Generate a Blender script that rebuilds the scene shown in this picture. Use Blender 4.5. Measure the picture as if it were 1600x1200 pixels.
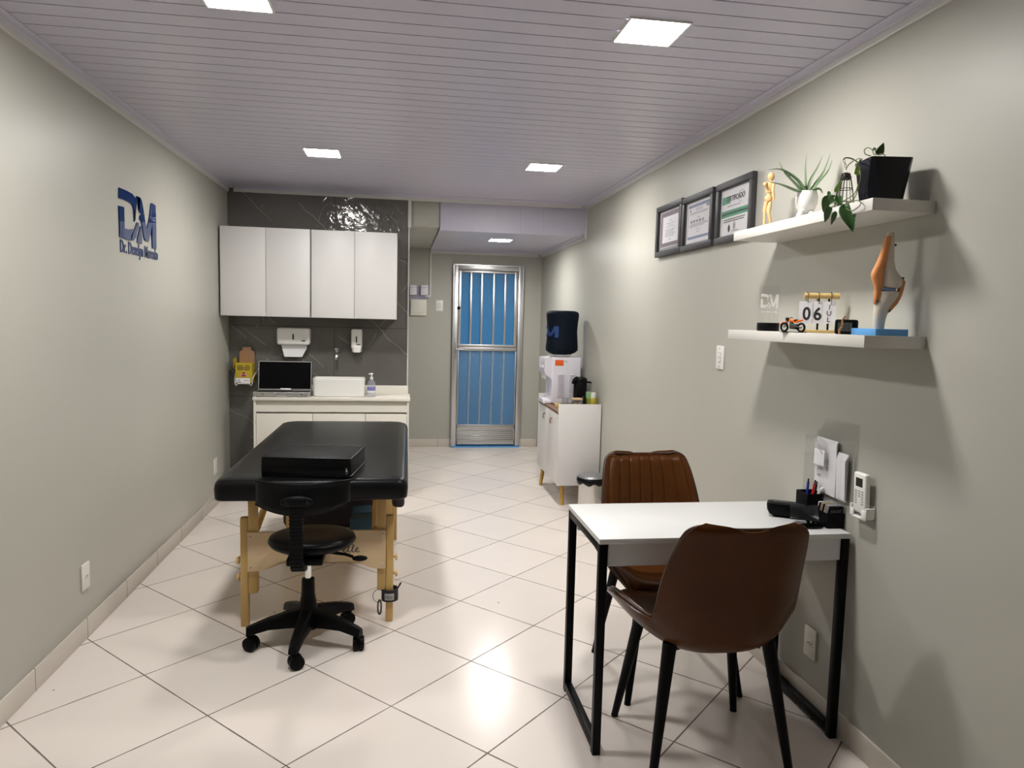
import bpy, bmesh, math, random
from mathutils import Vector, Matrix, noise
import numpy as np
random.seed(4)
PI = math.pi
for o in list(bpy.data.objects):
    bpy.data.objects.remove(o, do_unlink=True)
SC = bpy.context.scene
COL = SC.collection

# ------------------------------------------------------------------ camera, world, light, exposure
EYE = 1.4694
cam_d = bpy.data.cameras.new('camera')
cam_d.sensor_fit = 'HORIZONTAL'; cam_d.sensor_width = 36.0
cam_d.lens = 1123.42/1600*36.0
cam_d.clip_start = 0.02
cam = bpy.data.objects.new('camera', cam_d); COL.objects.link(cam)
_r = Vector((0.98806103, -0.15203238, 0.02493101))
_d = Vector((0.01073603, -0.0934836, -0.99556293))
_f = Vector((0.15368844, 0.9839446, -0.09073528))
cm = Matrix.Identity(4)
for i in range(3):
    cm[i][0] = _r[i]; cm[i][1] = -_d[i]; cm[i][2] = -_f[i]
cm[2][3] = EYE
cam.matrix_world = cm
SC.camera = cam
W = bpy.data.worlds.new('world'); SC.world = W; W.use_nodes = True
W.node_tree.nodes['Background'].inputs[0].default_value = (0.02, 0.022, 0.026, 1)
W.node_tree.nodes['Background'].inputs[1].default_value = 0.3
SC.view_settings.view_transform = 'Standard'
SC.view_settings.look = 'None'
SC.view_settings.gamma = 1.0
SC.view_settings.use_curve_mapping = False
SC.view_settings.exposure = 0.0
LAMP_COLOR = (1.0, 0.975, 0.935, 1)     # the five ceiling panels below are the only lights of the room
LAMP_POWER = 176.0

# ------------------------------------------------------------------ room numbers
XL, XR = -1.377, 1.576
YN, YT, YD = -3.6, 6.12, 8.10
ZC = 2.46          # main ceiling
ZL = 2.205         # lowered ceiling by the door

# ------------------------------------------------------------------ materials
def mat(name, col, rough=0.5, metal=0.0, bump=0.0, bscale=60.0, var=0.0, vscale=4.0, spec=0.5, coat=0.0, emit=None, estr=0.0, trans=0.0, ior=1.45, alpha=1.0):
    m = bpy.data.materials.new(name); m.use_nodes = True
    nt = m.node_tree; b = nt.nodes['Principled BSDF']
    b.inputs['Base Color'].default_value = (*col, 1)
    b.inputs['Roughness'].default_value = rough
    b.inputs['Metallic'].default_value = metal
    b.inputs['Specular IOR Level'].default_value = spec
    b.inputs['Coat Weight'].default_value = coat
    b.inputs['Transmission Weight'].default_value = trans
    b.inputs['IOR'].default_value = ior
    b.inputs['Alpha'].default_value = alpha
    if emit:
        b.inputs['Emission Color'].default_value = (*emit, 1)
        b.inputs['Emission Strength'].default_value = estr
    tc = nt.nodes.new('ShaderNodeTexCoord')
    if var > 0:
        n = nt.nodes.new('ShaderNodeTexNoise'); n.inputs['Scale'].default_value = vscale; n.inputs['Detail'].default_value = 4
        nt.links.new(tc.outputs['Object'], n.inputs['Vector'])
        mx = nt.nodes.new('ShaderNodeMix'); mx.data_type = 'RGBA'
        mx.inputs[6].default_value = (*[c*(1-var) for c in col], 1)
        mx.inputs[7].default_value = (*[min(1, c*(1+var)) for c in col], 1)
        nt.links.new(n.outputs['Fac'], mx.inputs[0]); nt.links.new(mx.outputs[2], b.inputs['Base Color'])
    if bump > 0:
        n = nt.nodes.new('ShaderNodeTexNoise'); n.inputs['Scale'].default_value = bscale; n.inputs['Detail'].default_value = 3
        nt.links.new(tc.outputs['Object'], n.inputs['Vector'])
        bp = nt.nodes.new('ShaderNodeBump'); bp.inputs['Strength'].default_value = bump; bp.inputs['Distance'].default_value = 0.004
        nt.links.new(n.outputs['Fac'], bp.inputs['Height']); nt.links.new(bp.outputs['Normal'], b.inputs['Normal'])
    return m

def math_node(nt, op, a, b=None, c=None):
    n = nt.nodes.new('ShaderNodeMath'); n.operation = op
    for i, v in enumerate((a, b, c)):
        if v is None: continue
        if isinstance(v, (int, float)): n.inputs[i].default_value = v
        else: nt.links.new(v, n.inputs[i])
    return n.outputs[0]

def floor_material():
    m = mat('glazed_floor_tile', (0.80, 0.73, 0.675), 0.16)
    nt = m.node_tree; b = nt.nodes['Principled BSDF']
    g = nt.nodes.new('ShaderNodeNewGeometry')
    sub = nt.nodes.new('ShaderNodeVectorMath'); sub.operation = 'SUBTRACT'
    nt.links.new(g.outputs['Position'], sub.inputs[0]); sub.inputs[1].default_value = (-1.00736, 2.96974, 0)
    rot = nt.nodes.new('ShaderNodeVectorRotate'); rot.rotation_type = 'Z_AXIS'
    nt.links.new(sub.outputs[0], rot.inputs['Vector']); rot.inputs['Angle'].default_value = 0.797083
    scl = nt.nodes.new('ShaderNodeVectorMath'); scl.operation = 'SCALE'
    nt.links.new(rot.outputs[0], scl.inputs[0]); scl.inputs['Scale'].default_value = 1/0.467
    wob = nt.nodes.new('ShaderNodeTexNoise'); wob.inputs['Scale'].default_value = 9; wob.inputs['Detail'].default_value = 5
    nt.links.new(g.outputs['Position'], wob.inputs['Vector'])
    sep = nt.nodes.new('ShaderNodeSeparateXYZ'); nt.links.new(scl.outputs[0], sep.inputs[0])
    ds = []
    for ax in ('X', 'Y'):
        f = math_node(nt, 'FRACT', sep.outputs[ax])
        d = math_node(nt, 'MINIMUM', f, math_node(nt, 'SUBTRACT', 1.0, f))
        ds.append(d)
    dmin = math_node(nt, 'MINIMUM', ds[0], ds[1])
    wid = math_node(nt, 'MULTIPLY_ADD', wob.outputs['Fac'], 0.008, 0.0018)
    grout = math_node(nt, 'LESS_THAN', dmin, wid)
    fl = nt.nodes.new('ShaderNodeVectorMath'); fl.operation = 'FLOOR'; nt.links.new(scl.outputs[0], fl.inputs[0])
    wn = nt.nodes.new('ShaderNodeTexWhiteNoise'); wn.noise_dimensions = '3D'; nt.links.new(fl.outputs[0], wn.inputs['Vector'])
    val = math_node(nt, 'MULTIPLY_ADD', wn.outputs['Value'], 0.05, 0.975)
    n2 = nt.nodes.new('ShaderNodeTexNoise'); n2.inputs['Scale'].default_value = 2.2; n2.inputs['Detail'].default_value = 6
    nt.links.new(g.outputs['Position'], n2.inputs['Vector'])
    val = math_node(nt, 'MULTIPLY', val, math_node(nt, 'MULTIPLY_ADD', n2.outputs['Fac'], 0.10, 0.95))
    hs = nt.nodes.new('ShaderNodeHueSaturation'); hs.inputs['Color'].default_value = (0.80, 0.73, 0.675, 1); nt.links.new(val, hs.inputs['Value'])
    # small chips and specks
    vo = nt.nodes.new('ShaderNodeTexVoronoi'); vo.inputs['Scale'].default_value = 2.6
    nt.links.new(g.outputs['Position'], vo.inputs['Vector'])
    chip = math_node(nt, 'LESS_THAN', vo.outputs['Distance'], 0.014)
    dark = math_node(nt, 'MAXIMUM', grout, chip)
    mx = nt.nodes.new('ShaderNodeMix'); mx.data_type = 'RGBA'
    nt.links.new(dark, mx.inputs[0]); nt.links.new(hs.outputs['Color'], mx.inputs[6]); mx.inputs[7].default_value = (0.15, 0.125, 0.10, 1)
    nt.links.new(mx.outputs[2], b.inputs['Base Color'])
    rr = math_node(nt, 'MULTIPLY_ADD', grout, 0.6, math_node(nt, 'MULTIPLY_ADD', n2.outputs['Fac'], 0.12, 0.15))
    nt.links.new(rr, b.inputs['Roughness'])
    bn = nt.nodes.new('ShaderNodeTexNoise'); bn.inputs['Scale'].default_value = 180; bn.inputs['Detail'].default_value = 2
    nt.links.new(g.outputs['Position'], bn.inputs['Vector'])
    h = math_node(nt, 'SUBTRACT', math_node(nt, 'MULTIPLY', bn.outputs['Fac'], 0.22), grout)
    bp = nt.nodes.new('ShaderNodeBump'); bp.inputs['Strength'].default_value = 0.25; bp.inputs['Distance'].default_value = 0.002
    nt.links.new(h, bp.inputs['Height']); nt.links.new(bp.outputs['Normal'], b.inputs['Normal'])
    return m

def skirting_material():
    m = mat('skirting_tile', (0.62, 0.57, 0.50), 0.25)
    nt = m.node_tree; b = nt.nodes['Principled BSDF']
    g = nt.nodes.new('ShaderNodeNewGeometry'); sep = nt.nodes.new('ShaderNodeSeparateXYZ'); nt.links.new(g.outputs['Position'], sep.inputs[0])
    s = math_node(nt, 'ADD', sep.outputs['Y'], sep.outputs['X'])
    f = math_node(nt, 'FRACT', math_node(nt, 'DIVIDE', math_node(nt, 'SUBTRACT', s, 1.51), 0.467))
    gr = math_node(nt, 'LESS_THAN', f, 0.010)
    mx = nt.nodes.new('ShaderNodeMix'); mx.data_type = 'RGBA'
    nt.links.new(gr, mx.inputs[0]); mx.inputs[6].default_value = (0.62, 0.57, 0.50, 1); mx.inputs[7].default_value = (0.20, 0.17, 0.14, 1)
    nt.links.new(mx.outputs[2], b.inputs['Base Color'])
    return m

def marble_material():
    base = (0.135, 0.128, 0.118)
    m = mat('grey_marble_tile', base, 0.07)
    nt = m.node_tree; b = nt.nodes['Principled BSDF']
    g = nt.nodes.new('ShaderNodeNewGeometry')
    n1 = nt.nodes.new('ShaderNodeTexNoise'); n1.inputs['Scale'].default_value = 2.5; n1.inputs['Detail'].default_value = 6
    nt.links.new(g.outputs['Position'], n1.inputs['Vector'])
    # long straight diagonal veins plus sparse crossing ones, each broken up by noise
    sp = nt.nodes.new('ShaderNodeSeparateXYZ'); nt.links.new(g.outputs['Position'], sp.inputs[0])
    n2 = nt.nodes.new('ShaderNodeTexNoise'); n2.inputs['Scale'].default_value = 3.2; n2.inputs['Detail'].default_value = 3
    nt.links.new(g.outputs['Position'], n2.inputs['Vector'])
    def family(cx, cz, pitch, off, lo, hi, width):
        v = math_node(nt, 'ADD', math_node(nt, 'MULTIPLY', sp.outputs['X'], cx), math_node(nt, 'MULTIPLY', sp.outputs['Z'], cz))
        v = math_node(nt, 'ADD', v, math_node(nt, 'MULTIPLY', n1.outputs['Fac'], 0.16))
        f = math_node(nt, 'FRACT', math_node(nt, 'ADD', math_node(nt, 'DIVIDE', v, pitch), off))
        d = math_node(nt, 'ABSOLUTE', math_node(nt, 'SUBTRACT', f, 0.5))
        l = math_node(nt, 'MAXIMUM', math_node(nt, 'SUBTRACT', 1.0, math_node(nt, 'DIVIDE', d, width/pitch)), 0.0)
        k = math_node(nt, 'MULTIPLY', math_node(nt, 'GREATER_THAN', n2.outputs['Fac'], lo), math_node(nt, 'LESS_THAN', n2.outputs['Fac'], hi))
        return math_node(nt, 'MULTIPLY', l, k)
    vein = math_node(nt, 'MAXIMUM', family(0.70, 0.71, 0.27, 0.13, 0.46, 0.9, 0.0035), family(-0.86, 0.50, 0.43, 0.4, 0.54, 0.62, 0.003))
    vein = math_node(nt, 'MAXIMUM', vein, family(0.56, 0.83, 0.61, 0.7, 0.1, 0.52, 0.003))
    vein = math_node(nt, 'MULTIPLY', vein, 0.55)
    # tile joints: rows 0.58 high, tiles 1.17 wide, staggered
    sep = nt.nodes.new('ShaderNodeSeparateXYZ'); nt.links.new(g.outputs['Position'], sep.inputs[0])
    zz = math_node(nt, 'DIVIDE', math_node(nt, 'SUBTRACT', sep.outputs['Z'], 0.20), 0.58)
    row = math_node(nt, 'FLOOR', zz)
    xx = math_node(nt, 'DIVIDE', math_node(nt, 'ADD', math_node(nt, 'ADD', sep.outputs['X'], 0.545), math_node(nt, 'MULTIPLY', row, 0.585)), 1.17)
    xx = math_node(nt, 'ADD', xx, 10.5)
    jz = math_node(nt, 'LESS_THAN', math_node(nt, 'FRACT', zz), 0.006)
    jx = math_node(nt, 'LESS_THAN', math_node(nt, 'FRACT', xx), 0.003)
    j = math_node(nt, 'MAXIMUM', jz, jx)
    mx = nt.nodes.new('ShaderNodeMix'); mx.data_type = 'RGBA'; mx.inputs[6].default_value = (*[c*0.75 for c in base], 1); mx.inputs[7].default_value = (*[c*1.3 for c in base], 1)
    nt.links.new(n1.outputs['Fac'], mx.inputs[0])
    mx2 = nt.nodes.new('ShaderNodeMix'); mx2.data_type = 'RGBA'; nt.links.new(vein, mx2.inputs[0]); nt.links.new(mx.outputs[2], mx2.inputs[6]); mx2.inputs[7].default_value = (0.5, 0.48, 0.45, 1)
    mx3 = nt.nodes.new('ShaderNodeMix'); mx3.data_type = 'RGBA'; nt.links.new(j, mx3.inputs[0]); nt.links.new(mx2.outputs[2], mx3.inputs[6]); mx3.inputs[7].default_value = (0.05, 0.048, 0.045, 1)
    nt.links.new(mx3.outputs[2], b.inputs['Base Color'])
    bn = nt.nodes.new('ShaderNodeTexNoise'); bn.inputs['Scale'].default_value = 11; bn.inputs['Detail'].default_value = 2; bn.inputs['Distortion'].default_value = 1.5
    nt.links.new(g.outputs['Position'], bn.inputs['Vector'])
    bp = nt.nodes.new('ShaderNodeBump'); bp.inputs['Strength'].default_value = 0.22; bp.inputs['Distance'].default_value = 0.02
    nt.links.new(math_node(nt, 'SUBTRACT', bn.outputs['Fac'], math_node(nt, 'MULTIPLY', j, 0.3)), bp.inputs['Height']); nt.links.new(bp.outputs['Normal'], b.inputs['Normal'])
    return m

def wood_material(name, c1, c2, scale=(30, 3, 3), rough=0.45, rotate=(0, 0, 0)):
    m = mat(name, c1, rough); nt = m.node_tree; b = nt.nodes['Principled BSDF']
    tc = nt.nodes.new('ShaderNodeTexCoord'); mp = nt.nodes.new('ShaderNodeMapping'); mp.inputs['Scale'].default_value = scale; mp.inputs['Rotation'].default_value = rotate
    nt.links.new(tc.outputs['Object'], mp.inputs['Vector'])
    n = nt.nodes.new('ShaderNodeTexNoise'); n.inputs['Scale'].default_value = 1.0; n.inputs['Detail'].default_value = 5; n.inputs['Distortion'].default_value = 0.6
    nt.links.new(mp.outputs[0], n.inputs['Vector'])
    mx = nt.nodes.new('ShaderNodeMix'); mx.data_type = 'RGBA'; mx.inputs[6].default_value = (*c1, 1); mx.inputs[7].default_value = (*c2, 1)
    nt.links.new(n.outputs['Fac'], mx.inputs[0]); nt.links.new(mx.outputs[2], b.inputs['Base Color'])
    return m

def clear_material(name, tint=(1, 1, 1), gloss=0.08, rough=0.03, bump=0.0, bscale=40, stretch=(1, 1, 1), haze=0.0, hazecol=(0.8, 0.8, 0.8)):
    m = bpy.data.materials.new(name); m.use_nodes = True; nt = m.node_tree
    nt.nodes.remove(nt.nodes['Principled BSDF']); out = nt.nodes['Material Output']
    tr = nt.nodes.new('ShaderNodeBsdfTransparent'); tr.inputs[0].default_value = (*tint, 1)
    gl = nt.nodes.new('ShaderNodeBsdfGlossy'); gl.inputs['Roughness'].default_value = rough
    fr = nt.nodes.new('ShaderNodeLayerWeight'); fr.inputs[0].default_value = 0.5
    if bump > 0:
        tc = nt.nodes.new('ShaderNodeTexCoord'); mp = nt.nodes.new('ShaderNodeMapping'); mp.inputs['Scale'].default_value = stretch
        nt.links.new(tc.outputs['Object'], mp.inputs[0])
        n = nt.nodes.new('ShaderNodeTexNoise'); n.inputs['Scale'].default_value = bscale; n.inputs['Detail'].default_value = 2
        nt.links.new(mp.outputs[0], n.inputs['Vector'])
        bp = nt.nodes.new('ShaderNodeBump'); bp.inputs['Strength'].default_value = bump; bp.inputs['Distance'].default_value = 0.01
        nt.links.new(n.outputs['Fac'], bp.inputs['Height']); nt.links.new(bp.outputs[0], gl.inputs['Normal']); nt.links.new(bp.outputs[0], fr.inputs['Normal'])
    base = tr.outputs[0]
    if haze > 0:
        df = nt.nodes.new('ShaderNodeBsdfDiffuse'); df.inputs[0].default_value = (*hazecol, 1)
        m0 = nt.nodes.new('ShaderNodeMixShader'); m0.inputs[0].default_value = haze
        nt.links.new(tr.outputs[0], m0.inputs[1]); nt.links.new(df.outputs[0], m0.inputs[2]); base = m0.outputs[0]
    mx = nt.nodes.new('ShaderNodeMixShader')
    nt.links.new(math_node(nt, 'MINIMUM', math_node(nt, 'MULTIPLY_ADD', math_node(nt, 'POWER', fr.outputs['Facing'], 5.0), 0.8, gloss*0.6), 0.9), mx.inputs[0])
    nt.links.new(base, mx.inputs[1]); nt.links.new(gl.outputs[0], mx.inputs[2]); nt.links.new(mx.outputs[0], out.inputs[0])
    return m

M = {}
M['wall'] = mat('grey_wall_paint', (0.445, 0.437, 0.385), 0.42, bump=0.05, bscale=35, var=0.03, vscale=1.5, spec=0.35)
M['floor'] = floor_material()
M['skirt'] = skirting_material()
M['marble'] = marble_material()
M['pvc'] = mat('lilac_white_pvc', (0.585, 0.565, 0.68), 0.35)
M['trim'] = mat('white_trim', (0.66, 0.65, 0.64), 0.35)
M['white'] = mat('white_laminate', (0.695, 0.68, 0.67), 0.42)
M['cream'] = mat('cream_laminate', (0.77, 0.735, 0.66), 0.3)
M['desk'] = mat('white_desk_board', (0.66, 0.66, 0.655), 0.38)
M['shelf'] = mat('white_shelf_board', (0.63, 0.61, 0.57), 0.4)
M['blackmetal'] = mat('black_painted_steel', (0.003, 0.003, 0.0035), 0.4, spec=0.13)
M['blackplastic'] = mat('black_plastic', (0.003, 0.003, 0.0035), 0.42, bump=0.08, bscale=400, spec=0.13)
M['blackgloss'] = mat('glossy_black_plastic', (0.004, 0.004, 0.005), 0.2, spec=0.25)
M['vinyl'] = mat('black_vinyl', (0.005, 0.005, 0.0055), 0.30, bump=0.12, bscale=160, spec=0.2)
M['vinyl2'] = mat('black_vinyl_cushion', (0.003, 0.003, 0.0035), 0.38, bump=0.12, bscale=160, spec=0.15)
M['leather'] = mat('brown_leather', (0.074, 0.024, 0.005), 0.29, bump=0.25, bscale=130, var=0.25, vscale=9, spec=0.2)
M['piping'] = mat('dark_brown_piping', (0.035, 0.015, 0.008), 0.4)
M['pine'] = wood_material('pale_pine', (0.62, 0.42, 0.17), (0.55, 0.34, 0.10), (8, 60, 3))
M['ply'] = wood_material('pale_plywood', (0.66, 0.50, 0.30), (0.58, 0.42, 0.25), (4, 30, 40))
M['legwood'] = wood_material('mustard_wood', (0.52, 0.31, 0.06), (0.42, 0.23, 0.04), (40, 40, 4))
M['walnut'] = wood_material('brown_wood_top', (0.22, 0.115, 0.065), (0.15, 0.075, 0.04), (40, 4, 4))
M['mannequin'] = wood_material('blond_wood', (0.80, 0.55, 0.28), (0.70, 0.44, 0.18), (50, 50, 8))
M['bamboo'] = wood_material('bamboo', (0.72, 0.52, 0.22), (0.62, 0.42, 0.15), (20, 60, 20))
M['alu'] = mat('brushed_aluminium', (0.62, 0.62, 0.62), 0.33, metal=1.0, bump=0.05, bscale=200)
M['steel'] = mat('stainless_steel', (0.66, 0.65, 0.63), 0.24, metal=1.0)
M['chrome'] = mat('chrome', (0.75, 0.75, 0.75), 0.10, metal=1.0)
M['wplastic'] = mat('white_plastic', (0.80, 0.79, 0.76), 0.3)
M['wplastic2'] = mat('cream_plastic', (0.74, 0.72, 0.64), 0.32)
M['lplastic'] = mat('lilac_white_plastic', (0.72, 0.70, 0.76), 0.3)
M['ceramic'] = mat('white_ceramic', (0.84, 0.83, 0.80), 0.12, coat=0.3)
M['paper'] = mat('white_paper', (0.84, 0.83, 0.86), 0.6, var=0.02, vscale=40)
M['ink'] = mat('dark_ink', (0.03, 0.03, 0.035), 0.6)
M['greyink'] = mat('grey_ink', (0.22, 0.22, 0.24), 0.6)
M['navy'] = mat('navy_acrylic', (0.007, 0.030, 0.125), 0.04)
M['bluefabric'] = mat('navy_fabric', (0.004, 0.008, 0.015), 0.75, bump=0.3, bscale=60, spec=0.15)
M['blueprint'] = mat('blue_print', (0.010, 0.042, 0.17), 0.6)
M['bluepaint'] = mat('blue_panel', (0.085, 0.30, 0.56), 0.6)
M['bluedeep'] = mat('sky_blue_board', (0.10, 0.33, 0.68), 0.45)
M['bluebox'] = mat('dark_blue_board', (0.02, 0.06, 0.10), 0.5)
M['orange'] = mat('orange_sticker', (0.80, 0.12, 0.02), 0.5)
M['orangegloss'] = mat('orange_enamel', (0.82, 0.16, 0.01), 0.2)
M['green'] = mat('green_print', (0.08, 0.36, 0.20), 0.6)
M['bluegrey'] = mat('bluegrey_print', (0.22, 0.26, 0.42), 0.6)
M['mauve'] = mat('mauve_print', (0.20, 0.16, 0.19), 0.6)
M['frame'] = mat('charcoal_frame', (0.050, 0.048, 0.052), 0.5, spec=0.3)
M['mount'] = mat('grey_mount', (0.30, 0.31, 0.30), 0.6)
M['glass'] = clear_material('picture_glass', gloss=0.06, rough=0.02)
M['clear'] = clear_material('clear_plastic', tint=(0.98, 0.98, 0.98), gloss=0.05, rough=0.05)
M['clearhaze'] = clear_material('cloudy_plastic', tint=(0.97, 0.97, 0.98), gloss=0.10, rough=0.08, bump=0.3, bscale=25, haze=0.12)
M['clearglass'] = clear_material('drinking_glass', tint=(0.97, 0.98, 0.975), gloss=0.16, rough=0.02)
M['fluted'] = clear_material('fluted_blue_glass', tint=(0.86, 0.94, 0.98), gloss=0.06, rough=0.12, bump=0.8, bscale=70, stretch=(1, 1, 0.03))
M['dimpled'] = clear_material('dimpled_blue_glass', tint=(0.90, 0.95, 0.98), gloss=0.09, rough=0.14, bump=1.0, bscale=55, haze=0.12, hazecol=(0.15, 0.32, 0.55))
M['cupgreen'] = clear_material('clear_green_plastic', tint=(0.72, 0.92, 0.68), gloss=0.10, haze=0.35, hazecol=(0.55, 0.80, 0.5))
M['yellowclear'] = clear_material('amber_glass', tint=(0.95, 0.90, 0.45), gloss=0.12, haze=0.10, hazecol=(0.55, 0.48, 0.05))
M['engrave'] = mat('frosted_engraving', (0.72, 0.71, 0.69), 0.7)
M['leaf'] = mat('dark_green_leaf', (0.030, 0.085, 0.018), 0.35, var=0.45, vscale=40)
M['leaf2'] = mat('light_green_leaf', (0.26, 0.42, 0.07), 0.4, var=0.2, vscale=30)
M['aloe'] = mat('aloe_green', (0.14, 0.22, 0.11), 0.45, var=0.3, vscale=35)
M['stem'] = mat('brown_green_stem', (0.10, 0.12, 0.04), 0.5)
M['wire'] = mat('dark_wire', (0.07, 0.068, 0.058), 0.4, metal=0.6)
M['pot'] = mat('black_faceted_pot', (0.005, 0.005, 0.009), 0.12, spec=0.3)
M['soil'] = mat('dark_soil', (0.03, 0.02, 0.012), 0.9)
M['bone'] = mat('ivory_bone', (0.66, 0.60, 0.50), 0.22, var=0.06, vscale=20)
M['tissue'] = mat('orange_tissue', (0.66, 0.27, 0.10), 0.22, var=0.3, vscale=35)
M['meniscus'] = mat('blue_cartilage', (0.22, 0.36, 0.62), 0.25)
M['cardboard'] = mat('brown_cardboard', (0.34, 0.19, 0.10), 0.7)
M['yellow'] = mat('yellow_card', (0.50, 0.37, 0.02), 0.6)
M['pink'] = mat('pink_print', (0.62, 0.30, 0.25), 0.6)
M['darkred'] = mat('dark_red_print', (0.20, 0.03, 0.03), 0.6)
M['foam'] = mat('black_foam', (0.004, 0.004, 0.005), 0.9, spec=0.1)
M['gel'] = clear_material('clear_gel_bottle', tint=(0.86, 0.88, 0.92), gloss=0.12, haze=0.2, hazecol=(0.75, 0.76, 0.8))
M['violet'] = mat('violet_label', (0.20, 0.19, 0.48), 0.5)
M['red'] = mat('red_plastic', (0.50, 0.012, 0.018), 0.25)
M['blue'] = mat('blue_plastic', (0.012, 0.045, 0.34), 0.25)
M['lcd'] = mat('grey_lcd', (0.10, 0.11, 0.10), 0.2)
M['darklcd'] = mat('dark_lcd', (0.035, 0.037, 0.033), 0.15)
M['biscuit'] = mat('brown_biscuit', (0.38, 0.19, 0.07), 0.8, var=0.3, vscale=60)
M['cork'] = mat('light_wood_lid', (0.62, 0.42, 0.22), 0.5)
M['leatherloop'] = mat('tan_leather', (0.22, 0.12, 0.06), 0.5)
M['chime_shadow'] = mat('lavender_painted_shadow', (0.30, 0.29, 0.38), 0.6)  # shadow of the chime boxes, put into a flat lavender colour
M['card1'] = mat('card_beige', (0.45, 0.36, 0.25), 0.5); M['card2'] = mat('card_grey', (0.36, 0.36, 0.42), 0.5)
M['greyp'] = mat('grey_plastic', (0.36, 0.36, 0.34), 0.4)
M['silverlabel'] = mat('silver_label', (0.45, 0.46, 0.44), 0.5)
M['darkpouch'] = mat('dark_purple_fabric', (0.022, 0.017, 0.024), 0.7)
M['lidgrey'] = mat('grey_steel_lid', (0.42, 0.42, 0.44), 0.3, metal=0.8)
M['barpaint'] = mat('satin_aluminium_bar', (0.62, 0.63, 0.64), 0.45, metal=0.25)
M['lamp'] = mat('lamp_diffuser', (0.9, 0.9, 0.9), 0.6, emit=LAMP_COLOR[:3], estr=LAMP_POWER)

# ------------------------------------------------------------------ mesh helpers
def axes(o, u, v, n=None):
    u = Vector(u).normalized(); v = Vector(v).normalized()
    n = Vector(n) if n else u.cross(v)
    m = Matrix.Identity(4)
    for i in range(3):
        m[i][0] = u[i]; m[i][1] = v[i]; m[i][2] = n[i]; m[i][3] = o[i]
    return m

def catmull(keys, t):
    n = len(keys)-1; x = max(0.0, min(t*n, n-1e-6)); i = int(x); f = x-i
    p0 = keys[max(i-1, 0)]; p1 = keys[i]; p2 = keys[i+1]; p3 = keys[min(i+2, n)]
    out = []
    for a, b, c, d in zip(p0, p1, p2, p3):
        out.append(0.5*((2*b)+(-a+c)*f+(2*a-5*b+4*c-d)*f*f+(-a+3*b-3*c+d)*f**3))
    return out

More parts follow.
